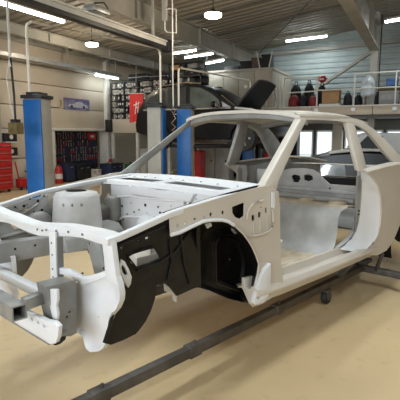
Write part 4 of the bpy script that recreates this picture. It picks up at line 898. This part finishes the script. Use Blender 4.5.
# short upper rack with dark cases on the right half of the file rack
loc = Matrix.Rotation(HA + rrz, 3, 'Z') @ Vector((2.55, .12, 0))
ur = thing('shelving_rack', 'short open black rack of dark cases standing on top of the file rack', 'shelf', H(*RL, RZ0 + NS * SH + .012) + loc, HA + rrz)
for x in (0, .6, 1.15):
    for y in (-.15, .15): MB().box(x - .012, x + .012, y - .012, y + .012, 0, .42).build('upright', BLACKM, ur)
for z in (.0, .20, .40): MB().box(-.012, 1.162, -.16, .16, z, z + .014).build('shelf_board', BLACKM, ur)
for i, (x, z, w, mm, nm) in enumerate(((.14, .014, .20, CLOTHK, 'black case at the left of the lower shelf'), (.42, .014, .24, MATS['dark_grey'], 'dark grey case in the middle of the lower shelf'), (.86, .014, .40, CLOTHK, 'wide black case at the right of the lower shelf'),
                                       (.20, .214, .30, CARD, 'brown carton at the left of the upper shelf'), (.48, .214, .16, CLOTHK, 'small black case on the upper shelf'), (.86, .214, .34, MATS['binder_grey'], 'grey case at the right of the upper shelf'))):
    l2_ = Matrix.Rotation(HA + rrz, 3, 'Z') @ Vector((2.55 + x, .12, 0))
    r = thing('storage_case', nm + ' of the short upper rack', 'case', H(*RL, RZ0 + NS * SH + .012 + z) + l2_, HA + rrz)
    MB().box(-w / 2, w / 2, -.13, .13, 0, .15).build('case_body', mm, r, bevel=.01)
    MB().box(-.04, .04, -.145, -.13, .07, .09).build('handle', GALV, r)

# red banner with white script hanging from the gallery
bn = hthing('banner', 'red cloth banner with white script letters hanging from the gallery', 'banner', 11.62, 7.86, 1.86, -pi / 2 + .25)
rows_ = []
for j in range(9):
    t = j / 8
    rows_.append([(.42 * t - .02 * (1 - z), .012 * sin(t * 12), .78 * z + .02 * t - .05 * (1 - z) * (1 - t)) for z in (0, .33, .66, 1)])
m = MB(); m.loft(rows_, False); m.loft([[(x, y + .006, z) for x, y, z in r] for r in rows_], False)
m.build('cloth', mat('banner_red', (.62, .022, .02), .6, var=.06), bn, smooth=60)
MB().tube([(-.05, .0, .80), (.47, .0, .80)], .012, 8).build('hanging_rod', STEELW, bn)
MB().tube([(.2, 0, .80), (.2, .05, 1.6)], .005, 6).build('hanging_cord', STEELW, bn)
LT = MB()
for path in ([(.17, .20), (.19, .36), (.215, .56)], [(.12, .45), (.16, .47), (.26, .50), (.32, .53)], [(.25, .24), (.265, .38), (.29, .58)], [(.19, .36), (.22, .40), (.26, .38)], [(.25, .24), (.28, .22), (.32, .27)]):
    LT.tube([(x, -.022, z) for x, z in path], .013, 6)
LT.build('script_lettering', mat('banner_white', (.85, .82, .80), .6), bn)

# ================================================================== LEFT WALL: posters, tool board, benches
def poster(label, u0, u1, z0, z1, cols, name='poster'):
    r = hthing(name, label, 'poster', (u0 + u1) / 2, 10.045, z0)
    w, h = u1 - u0, z1 - z0
    MB().box(-w / 2, w / 2, -.012, 0, 0, h).build('sheet', cols[0], r)
    return r, w, h
p, w, h = poster('blue and violet poster with a pale racing car on the cream wall', 11.25, 12.48, 2.24, 2.60, [mat('poster_blue', (.10, .11, .26), .5, col2=(.30, .30, .42), scale=5)])
MB().plate([(-w * .36, -.016, .10), (-w * .30, -.016, .17), (-w * .12, -.016, .19), (-w * .02, -.016, .26), (w * .18, -.016, .26), (w * .28, -.016, .19), (w * .40, -.016, .16), (w * .42, -.016, .09), (0, -.016, .07)], (), (0, .004, 0)).build('printed_car', mat('poster_pale', (.55, .55, .62), .5), p)
for x in (-.22, .25): MB().lathe([(.001, -.018), (.055, -.018)], 14, (x * w, 0, .10), 'y', False).build('printed_wheel', mat('poster_dark', (.03, .03, .06), .5), p)
MB().box(-w / 2 + .05, w / 2 - .05, -.016, -.012, .305, .345).build('printed_strip', mat('poster_violet', (.22, .12, .30), .5), p)
p, w, h = poster('cream poster with red and green prints behind the lift post', 9.65, 11.0, 2.28, 2.62, [mat('poster_cream', (.62, .55, .42), .6, var=.05)])
for x, c, nm in ((-.42, (.30, .38, .15), 'a'), (-.25, (.55, .40, .12), 'b'), (.08, (.55, .08, .05), 'c'), (.2, (.45, .12, .08), 'd')):
    MB().lathe([(.001, -.016), (.10, -.016)], 16, (x * w, 0, .17), 'y', False).build('printed_spot', mat('print_' + nm, c, .6, var=.2, scale=12), p)
p, w, h = poster('narrow cream notice with brown print beside the blue poster', 11.06, 11.18, 2.25, 2.58, [MATS['poster_cream']], 'notice')
MB().box(-w * .3, w * .3, -.016, -.012, .06, .26).build('printed_block', CARD, p)

# tool board in the bay with tools hung on it
tb = hthing('tool_board', 'large dark blue tool board in the wall bay', 'tool board', 12.02, 10.36, .30)
for i in range(4):
    MB().box(-1.22 + i * .61, -1.22 + i * .61 + .60, 0, .03, 0, 1.26).build('board_panel', mat('board_navy', (.018, .022, .05), .6, var=.2, scale=8), tb, bevel=.004)
MB().box(-1.23, 1.23, -.02, .03, 1.26, 1.30).build('board_rail', GALV, tb)
steel = mat('tool_steel', (.40, .39, .36), .3, metal=.6, var=.1)
hcol = [mat('handle_red', (.45, .03, .03), .5), mat('handle_yellow', (.55, .40, .06), .5), mat('handle_black', (.03, .03, .03), .6), mat('handle_wood', (.35, .20, .09), .6)]
def t_wrench(s):
    r = thing('wrench', 'steel spanner hanging on the dark blue tool board', 'tool', (0, 0, -5), 0, 'spanners on the tool board')
    MB().box(-.012, .012, -.012, 0, -.09 * s, .08 * s).build('shaft', steel, r)
    MB().lathe([(.016, -.014), (.034, -.014), (.034, .0), (.016, 0)], 10, (0, 0, .10 * s), 'y', False).build('ring_end', steel, r)
    MB().plate([(-.02, -.012, -.09 * s), (-.032, -.012, -.12 * s), (-.012, -.012, -.14 * s), (-.008, -.012, -.115 * s), (.008, -.012, -.115 * s), (.012, -.012, -.14 * s), (.032, -.012, -.12 * s), (.02, -.012, -.09 * s)], (), (0, .012, 0)).build('jaw', steel, r)
    return r
def t_driver(i):
    r = thing('screwdriver', ('red', 'yellow', 'black', 'wooden')[i] + '-handled screwdriver hanging on the tool board', 'tool', (0, 0, -5), 0, 'screwdrivers on the tool board')
    MB().lathe([(.012, .0), (.022, .02), (.02, .08), (.014, .10)], 8).build('handle', hcol[i], r)
    MB().tube([(0, 0, 0), (0, 0, -.12)], .007, 6).build('blade', steel, r)
    return r
def t_hammer():
    r = thing('hammer', 'wooden-handled hammer hanging on the tool board', 'tool', (0, 0, -5), 0, 'hammers on the tool board')
    MB().tube([(0, 0, .08), (0, 0, -.16)], [.011, .016], 8).build('handle', hcol[3], r)
    MB().box(-.06, .06, -.02, .02, .06, .10).build('head', steel, r, bevel=.005)
    return r
def t_plier():
    r = thing('pliers', 'red-handled pliers hanging on the tool board', 'tool', (0, 0, -5), 0, 'pliers on the tool board')
    for s_ in (1, -1):
        MB().tube([(0, 0, .02), (s_ * .022, 0, -.04), (s_ * .018, 0, -.12)], .009, 6).build('grip', hcol[0], r)
    MB().plate([(-.018, -.006, .0), (-.02, -.006, .03), (0, -.006, .09), (.02, -.006, .03), (.018, -.006, 0)], (), (0, .012, 0)).build('nose', steel, r)
    return r
kinds = [t_wrench(1), t_wrench(1.0), t_driver(0), t_driver(1), t_driver(2), t_driver(3), t_hammer(), t_plier()]
used = [0] * len(kinds)
kinds[1]['label'] = 'steel spanner hanging on the dark blue tool board'
for row, z in enumerate((1.43, 1.19, .95, .71)):
    for cidx in range(20):
        u = 10.90 + cidx * .117 + random.uniform(-.006, .006)
        if (row == 0 and 15 < cidx) or (row == 1 and 15 < cidx) or random.random() < .06 or (row >= 2 and 5 < cidx < 8): continue
        i = random.choices(range(8), (5, 4, 2, 2, 1, 2, 2, 3))[0]
        o = kinds[i] if used[i] == 0 else dup(kinds[i]); used[i] = 1
        o['label'] = ('steel spanner', 'steel spanner', 'red-handled screwdriver', 'yellow-handled screwdriver', 'black-handled screwdriver', 'wooden-handled screwdriver', 'wooden-handled hammer', 'red-handled pliers')[i] + ' hanging in the ' + ('top', 'second', 'third', 'bottom')[row] + ' row on the tool board'
        place(o, u, 10.325, z + random.uniform(-.004, .004)); o.rotation_euler = (0, random.uniform(-.08, .08), HA)
        o.scale = (.82,) * 3
sg = hthing('wall_sign', 'red rectangular sign with white panel above the tool board', 'sign', 12.88, 10.30, 1.28)
MB().box(-.20, .20, -.02, .02, 0, .24).build('sign_plate', RED, sg, bevel=.006)
MB().box(-.10, .08, -.026, -.02, .08, .16).build('sign_panel', STEELW, sg)

def bench(label, u0, u1, v0, v1, h, m, door_m, n, name='workbench'):
    r = hthing(name, label, 'cabinet', (u0 + u1) / 2, (v0 + v1) / 2)
    w, d = (u1 - u0) / 2, (v1 - v0) / 2
    MB().box(-w, w, -d, d, .04, h - .03).build('body', m, r, bevel=.006)
    MB().box(-w - .02, w + .02, -d - .02, d, h - .03, h).build('worktop', door_m, r, bevel=.005)
    for i in range(n):
        x0 = -w + 2 * w * i / n
        dd = MB().box(x0 + .01, x0 + 2 * w / n - .01, -d - .015, -d, .06, h - .05).build('door', m, r, bevel=.004)
        MB().box(x0 + w / n - .05, x0 + w / n + .05, -d - .03, -d - .015, h * .75, h * .75 + .02).build('handle', GALV, dd)
    MB().box(-w + .02, w - .02, -d + .03, d, 0, .04).build('plinth', BLACKM, r)
    return r
bench('black tool cabinet standing under the tool board', 11.42, 12.05, 9.72, 10.2, .52, BLACKM, BLACKM, 2, 'tool_cabinet')
bench('low cream cabinet with two doors beside the black tool cabinet', 12.10, 12.62, 9.75, 10.2, .30, STEELW, STEELW, 2, 'low_cabinet')
bench('dark blue workbench cabinet near the alcove pillar', 12.72, 13.42, 9.42, 9.88, .48, mat('navy_cabinet', (.02, .03, .08), .5, var=.15), BLACKM, 2, 'workbench')
bench('narrow navy cabinet beside the fire extinguisher', 10.96, 11.32, 9.75, 10.2, .60, MATS['navy_cabinet'], BLACKM, 1, 'tool_cabinet')
ex = hthing('fire_extinguisher', 'red fire extinguisher standing against the cream pillar', 'fire extinguisher', 10.62, 9.78)
MB().lathe([(.01, 0), (.10, .0), (.11, .02), (.11, .42), (.09, .48), (.03, .52), (.03, .55)], 16).build('cylinder', RED, ex, smooth=50)
MB().box(-.04, .06, -.02, .02, .55, .60).build('valve', BLACKM, ex, bevel=.005)
MB().tube([(.05, 0, .57), (.12, 0, .5), (.12, 0, .2)], .012, 6).build('hose', BLACKM, ex)
MB().lathe([(.112, .15), (.112, .30)], 16, (0, 0, 0), caps=False).build('paper_label', STEELW, ex)
vz = hthing('bench_vise', 'red and grey bench vise on the navy workbench', 'vise', 12.95, 9.62, .48)
MB().box(-.06, .06, -.10, .10, 0, .05).build('vise_base', GALV, vz, bevel=.006)
MB().box(-.05, .05, -.08, .02, .05, .16).build('vise_body', RED, vz, bevel=.01)
MB().box(-.06, .06, -.15, -.11, .07, .17).build('vise_jaw', GALV, vz, bevel=.006)
MB().tube([(-.10, -.18, .09), (.10, -.18, .09)], .009, 6).build('vise_handle', GALV, vz)
jc = hthing('jerry_can', 'green metal can on the floor of the alcove', 'can', 13.95, 9.45, .0)
MB().box(-.22, .22, -.12, .12, 0, .42).build('can_body', mat('can_green', (.03, .20, .05), .5, var=.2), jc, bevel=.03)
MB().box(-.06, .06, -.02, .02, .42, .47).build('can_handle', BLACKM, jc)
bx = carton('storage_box', 'tall white storage box standing in the alcove', 'box', 14.3, 9.1, .36, .4, .95, STEELW, 0)
sp = hthing('loudspeaker', 'small black loudspeaker on the wall pillar beside the file rack', 'loudspeaker', 13.2, 9.77, 1.55)
MB().box(-.14, .14, -.12, .10, 0, .42).build('cabinet', BLACKM, sp, bevel=.012)
for z, r_ in ((.14, .09), (.32, .05)): MB().lathe([(.001, -.10), (r_ * .6, -.115), (r_, -.128)], 16, (0, 0, z), 'y', False).build('speaker_cone', mat('cone', (.05, .05, .05), .7), sp)

# far left: red tool chest, meters on the wall, jack, trolley
rc = hthing('tool_chest', 'tall red tool chest against the left wall', 'tool chest', 8.30, 9.72)
MB().box(-.30, .30, -.26, .26, .08, 1.26).build('chest_body', RED, rc, bevel=.01)
for k in range(6):
    d_ = MB().box(-.27, .27, -.28, -.26, .14 + k * .185, .14 + k * .185 + .165).build('drawer', RED, rc, bevel=.006)
    MB().box(-.22, .22, -.305, -.28, .25 + k * .185, .265 + k * .185).build('handle', GALV, d_)
for x in (-.22, .22): MB().lathe([(.001, -.02), (.04, -.02), (.04, .02), (.001, .02)], 12, (x, -.18, .04), 'y').build('caster', RUBBER, rc)
for z, lb in ((1.28, 'upper black gauge box with a pale dial on the left wall'), (.90, 'lower black gauge box with a pale dial on the left wall')):
    g = hthing('gauge_box', lb, 'gauge', 8.97, 9.97, z)
    MB().box(-.20, .20, -.12, .06, 0, .22).build('gauge_case', BLACKM, g, bevel=.012)
    MB().lathe([(.001, -.126), (.06, -.126), (.06, -.12)], 16, (0, 0, .12), 'y', False).build('dial', STEELW, g)
    MB().box(-.16, .16, -.14, .06, -.04, 0).build('bracket', STEELW, g)
jk = hthing('trolley_jack', 'red trolley jack stood upright by the left wall', 'jack', 9.02, 9.62)
MB().box(-.13, .13, -.08, .08, .05, .30).build('jack_body', RED, jk, bevel=.02)
MB().tube([(-.08, 0, .28), (-.18, 0, .75)], .018, 8).build('jack_handle', RED, jk)
MB().lathe([(.05, .30), (.07, .34)], 12).build('saddle', GALV, jk)
for x in (-.11, .11): MB().lathe([(.001, -.11), (.05, -.11), (.05, -.08), (.001, -.08)], 12, (x, 0, .05), 'y').build('wheel', RUBBER, jk)
tr = hthing('parts_trolley', 'dark two-shelf parts trolley loaded with tins by the left wall', 'trolley', 9.55, 9.6)
for z in (.12, .45): MB().box(-.26, .26, -.18, .18, z, z + .03).build('shelf', BLACKM, tr, bevel=.004)
for x in (-.24, .24):
    for y in (-.16, .16):
        MB().tube([(x, y, .0), (x, y, .60)], .014, 6).build('leg', GALV, tr)
for i, (x, y) in enumerate(((-.15, -.05), (0, .04), (.14, -.03))):
    t_ = thing('tin', ('brown', 'grey', 'black')[i] + ' tin standing on the dark parts trolley', 'tin', H(9.55 + x, 9.6 + y, .482), HA)
    MB().lathe([(.06, 0), (.06, .16), (.055, .165)], 14).build('tin_body', (UNDERBROWN, GALV, BLACKM)[i], t_)
    MB().lathe([(.058, .165), (.058, .18)], 14).build('lid', GALV, t_)

# ================================================================== BEHIND AND BELOW THE RAISED CAR
rb = hthing('hose_cabinet', 'red hose reel cabinet standing below the raised black car', 'cabinet', 11.75, 5.72)
MB().box(-.16, .16, -.2, .2, .0, 1.02).build('cabinet_body', RED, rb, bevel=.03)
MB().box(-.172, -.16, -.17, .17, .08, .60).build('door', RED, rb, bevel=.004)
MB().box(-.178, -.172, -.02, .12, .32, .46).build('door_label', STEELW, rb)
for k in range(2):
    v0 = 5.06 + k * .46
    r = hthing('steel_locker', ('pale grey steel locker next to the red hose cabinet', 'pale grey steel locker standing nearer the rear lift post')[1 - k], 'locker', 12.75, v0 + .22)
    MB().box(-.2, .2, -.22, .22, 0, 1.10).build('locker_body', LGREY, r, bevel=.008)
    d_ = MB().box(-.215, -.2, -.20, .20, .06, 1.06).build('door', mat('locker_door', (.46, .45, .42), .5, var=.06), r, bevel=.004)
    MB().box(-.225, -.215, -.14, -.10, .66, .72).build('handle', BLACKM, d_)
gs = hthing('gas_bottle', 'red gas bottle with white label beside the far blue lift post', 'gas bottle', 13.2, 4.05)
MB().lathe([(.001, 0), (.14, 0), (.15, .05), (.15, .85), (.10, .98), (.04, 1.02), (.04, 1.10)], 16).build('bottle', RED, gs, smooth=50)
MB().lathe([(.152, .55), (.152, .75)], 16, caps=False).build('paper_label', STEELW, gs)
MB().tube([(-.05, 0, 1.1), (.05, 0, 1.1)], .02, 8).build('valve', GALV, gs)
# dark shelving below the gallery and the mezzanine
for i, (u, v, w, lb) in enumerate(((14.6, 6.9, .9, 'dark steel parts shelf beneath the file gallery'), (14.9, 5.4, 1.0, 'dark steel parts shelf behind the steel lockers'), (15.3, 4.2, 1.0, 'dark steel parts shelf beneath the store room corner'))):
    r = hthing('parts_shelf', lb, 'shelf', u, v)
    for z in (.05, .5, .95, 1.4): MB().box(-.2, .2, -w / 2, w / 2, z, z + .03).build('shelf_board', BLACKM, r)
    for y in (-w / 2, w / 2): MB().box(-.2, .2, y - .015, y + .015, 0, 1.75).build('side_frame', BLACKM, r)
    MB().box(.19, .2, -w / 2, w / 2, 0, 1.75).build('back_sheet', MATS['rack_back'], r)
    for j in range(5):
        z = (.08, .53, .98)[j % 3]
        c = thing('parts_box', ('grey', 'brown', 'dark blue')[j % 3] + ' parts box on the ' + lb.split(' ', 3)[3].replace('shelf ', 'shelf '), 'box', H(u, v - w * .35 + j * w * .17, z), HA, 'parts boxes below the mezzanine')
        MB().box(-.14, .14, -.07, .07, 0, .22).build('box_body', (GALV, CARD, MATS['navy_cabinet'])[j % 3], c, bevel=.008)
        MB().box(-.15, -.14, -.05, .05, .08, .15).build('box_label', STEELW, c)
# white van beyond the coupe
vn = hthing('van', 'white van with dark windscreen parked below the mezzanine', 'van', 14.9, 1.0, 0, pi / 2 + .2)
make_body = [(-1.3, .3), (-1.3, 1.50), (.55, 1.52), (.80, 1.45), (1.02, 1.05), (1.3, .92), (1.35, .3)]
MB().loft([[(x * k, y, z if k == 1 else .3 + (z - .3) * .97) for x, z in make_body] for y, k in ((-.75, .985), (-.68, 1), (.68, 1), (.75, .985))]).build('body', mat('van_white', (.70, .72, .73), .3, var=.04), vn, smooth=40)
for s in (1, -1):
    MB().plate([(.15, s * .752, 1.05), (.15, s * .752, 1.42), (.58, s * .752, 1.42), (.92, s * .752, 1.05)], (), (0, .004 * s, 0)).build('side_window', GLASSD, vn)
    for x in (-.8, .85): wheel(vn, x, s * .68, .28, .28, .18, s)
MB().plate([(.83, -.6, 1.42), (.83, .6, 1.42), (1.03, .6, 1.07), (1.03, -.6, 1.07)], (), (.012, 0, .008)).build('windscreen', GLASSD, vn)

# ================================================================== HUNG FROM THE ROOF
cr = MB().box(-1, 9.5, 5.37, 5.43, 3.44, 3.54).build('trim_3', STEELW); place(cr, 0, 0); struct(cr)
MB().box(-1, 9.5, 5.32, 5.48, 3.37, 3.44).build('rail_flange', BLACKM, cr)
MB().box(-1, 9.5, 5.33, 5.47, 3.54, 3.57).build('rail_flange', mat('rail_white', (.75, .74, .70), .5), cr)
MB().box(9.45, 9.62, 5.28, 5.52, 3.34, 3.6).build('end_stop', BLACKM, cr, bevel=.02)
for u in (2, 5, 8.9): MB().box(u, u + .06, 5.38, 5.42, 3.57, roofz(5.4)).build('hanger', GIRD, cr)
ho = hthing('hoist_trolley', 'small steel hoist trolley riding on the overhead rail', 'hoist', 6.9, 5.3, 3.45)
MB().box(-.22, .22, -.10, .14, .14, .24).build('trolley_frame', GALV, ho, bevel=.01)
for x in (-.15, .15):
    MB().lathe([(.02, -.09), (.05, -.09), (.05, -.05), (.02, -.05)], 12, (x, 0, .18), 'y').build('roller', BLACKM, ho)
MB().tube([(-.2, -.08, .25), (0, -.14, .3), (.2, -.08, .25)], .014, 6).build('cable_loop', BLACKM, ho)
ty = MB().box(3.5, 13.6, 9.5, 9.72, 3.42, 3.44).box(3.5, 13.6, 9.5, 9.515, 3.44, 3.52).box(3.5, 13.6, 9.705, 9.72, 3.44, 3.52).build('trim_4', GALV); place(ty, 0, 0); struct(ty)
for u in (5, 8, 11, 13.4): MB().box(u, u + .03, 9.6, 9.63, 3.44, roofz(9.6)).build('hanger', GIRD, ty)

def hose(label, name, pts, r, m, cat='cable'):
    b0 = pts[0]
    o = MB().tube([(p[0] - b0[0], p[1] - b0[1], p[2] - b0[2]) for p in pts], r, 8).build('cable', m)
    o.name = name
    place(o, b0[0], b0[1], b0[2]); tag(o, label, cat); return o
hs_ = hthing('air_hose', 'thin pale hose hanging from the roof with a coiled hook end', 'hose', 8.6, 4.73, 0)
MB().tube([(.12, .08, 4.72), (.10, .06, 4.0), (.04, .03, 2.6), (0, 0, 2.05)], .014, 8).build('hose_line', STEELW, hs_)
MB().tube([(0, 0, 2.05), (0, -.05, 1.97), (0, 0, 1.90), (0, .05, 1.97), (0, 0, 2.04)], .012, 6).build('hook', CHROME, hs_)
MB().tube([(0, .0, 1.90), (.0, -.05, 1.80), (0, .05, 1.70), (0, -.05, 1.62), (0, .04, 1.55)], .012, 6).build('coil', CHROME, hs_)
MB().box(-.02, .30, -.05, .2, 4.70, 4.76).build('ceiling_bracket', BLACKM, hs_)
pc = hthing('pendant_control', 'yellow-brown pendant control hanging on a black and white cable', 'control', 5.55, 5.98, 0)
MB().tube([(.18, .22, 4.45), (.10, .15, 2.75), (.06, .10, 2.55)], .022, 8).build('white_cable', STEELW, pc)
MB().tube([(.08, .12, 2.7), (.02, .02, 2.1), (0, 0, 1.70)], .018, 8).build('black_cable', BLACKM, pc)
MB().tube([(.10, .15, 2.75), (.07, .22, 2.4), (.03, .12, 1.9), (.0, .02, 1.72)], .008, 6).build('cord', STEELW, pc)
MB().box(-.08, .08, -.10, .10, 1.47, 1.66).build('control_box', mat('control_yellow', (.16, .12, .04), .5, var=.3, scale=8), pc, bevel=.02)
MB().box(-.05, .05, -.06, .06, 1.66, 1.71).build('cable_gland', BLACKM, pc)
for y in (-.05, .05): MB().lathe([(.001, -.095), (.02, -.095), (.02, -.08)], 10, (y, 0, 1.57), 'y', False).build('button', RED, pc)
bk_ = hthing('hanging_bracket', 'bent white rod hanger below the roof girder', 'bracket', 9.05, 4.95, 0)
MB().tube([(0, .22, 3.98), (0, .22, 3.72), (.0, .18, 3.66), (.0, -.06, 3.62), (0, -.06, 4.10), (0, .1, 4.14), (0, .22, 4.12)], .016, 8).build('rod', STEELW, bk_)
MB().box(-.04, .04, .17, .27, 3.9, 4.66).build('bracket_arm', GIRD, bk_)

# ------------------------------------------------------------------ lamps
WARM = (1.0, .86, .66); COOL = (.86, .95, 1.0)
def point(loc, power, col, r, par=None, name='bulb_light'):
    d = bpy.data.lights.new(name, 'POINT'); d.energy = power; d.color = col; d.shadow_soft_size = r
    o = bpy.data.objects.new(name, d); COL.objects.link(o); o.location = loc
    if par: o.parent = par
    return o
def round_lamp(label, u, v, z, power):
    r = hthing('ceiling_lamp', label, 'lamp', u, v, z)
    MB().lathe([(.165, .05), (.16, .075), (.05, .09), (.04, .14), (.001, .145)], 24, caps=False).build('housing', BLACKM, r, smooth=50)
    MB().lathe([(.001, -.03), (.12, -.025), (.165, .0), (.168, .05)], 24, caps=False).build('diffuser', mat('warm_glow', (1, .95, .85), .5, emit=(1, .90, .72), estr=14), r)
    MB().tube([(0, 0, .16), (0, 0, roofz(v) - z + .02)], .01, 6).build('rod', BLACKM, r)
    point((0, 0, -.22), power, WARM, .15, r)
round_lamp('round warm ceiling lamp hanging over the bay in front of the mezzanine', 8.6, 3.83, 3.75, 75)
round_lamp('round warm ceiling lamp hanging near the left wall', 10.0, 7.9, 3.76, 60)
def tube_lamp(label, a, b, power, group=None):
    a, b = H(*a), H(*b); c = (a + b) / 2
    r = thing('fluorescent_lamp', label, 'lamp', c, 0, group)
    d = (b - a).normalized(); k = b - c
    n_ = d.cross(Vector((0, 0, 1))).normalized()
    up = Vector((0, 0, .06))
    MB().bar(-k + up, k + up, .12, .05).build('housing', STEELW, r)
    for s_ in (1, -1):
        MB().tube([-k * .97 + n_ * .03 * s_, k * .97 + n_ * .03 * s_], .02, 8).build('tube', mat('cool_glow', (1, 1, 1), .5, emit=(.85, .97, 1.0), estr=16), r)
    for s_ in (1, -1):
        rod = MB()
        p_ = k * (.8 * s_); q_ = c + p_ - CAM; vv = -q_.x * SA + q_.y * CA
        rod.tube([p_ + up, p_ + Vector((0, 0, roofz(vv) - c.z - .015))], .006, 6)
        rod.build('suspension', GALV, r)
    ld = bpy.data.lights.new('tube_light', 'AREA'); ld.shape = 'RECTANGLE'; ld.size = k.length * 2; ld.size_y = .1; ld.energy = power; ld.color = COOL
    lo = bpy.data.objects.new('tube_light', ld); COL.objects.link(lo); lo.parent = r
    lo.location = (0, 0, -.04); lo.rotation_euler = (0, 0, math.atan2(d.y, d.x))
tube_lamp('white fluorescent lamp below the roof in front of the pale back wall', (15.6, 4.3, 4.53), (16.0, 3.0, 4.66), 45)
tube_lamp('white fluorescent lamp over the file gallery, the one nearest the left wall', (13.61, 7.52, 4.06), (13.98, 6.8, 4.18), 8)
tube_lamp('white fluorescent lamp over the file gallery, the middle one of three', (13.76, 7.15, 3.93), (14.2, 6.29, 4.08), 7)
tube_lamp('white fluorescent lamp over the file gallery beside the store room', (14.03, 6.53, 3.74), (14.32, 5.98, 3.86), 4)
tube_lamp('white fluorescent lamp right of the steel column', (13.38, 1.06, 4.36), (13.6, .0, 4.5), 30)
tube_lamp('long white fluorescent lamp between overhead rail and left wall', (5.6, 7.0, 3.80), (7.95, 7.0, 3.82), 40)
tube_lamp('added unseen long fluorescent lamp over the engine bay of the body shell', (1.2, 3.2, 4.4), (3.6, 3.2, 4.4), 100)  # added lamp out of view, lights the shell from above
tube_lamp('added unseen long fluorescent lamp over the roof of the body shell', (3.2, .2, 4.7), (5.6, .2, 4.7), 100)  # second added lamp out of view, for more top light
tube_lamp('added unseen long fluorescent lamp over the open floor beside the body shell', (.6, -2.6, 4.9), (3.0, -2.6, 4.9), 110)  # added out of view to brighten floor and near side
tube_lamp('white fluorescent lamp under the cable tray on the left wall', (12.3, 9.6, 3.36), (13.5, 9.6, 3.36), 3)
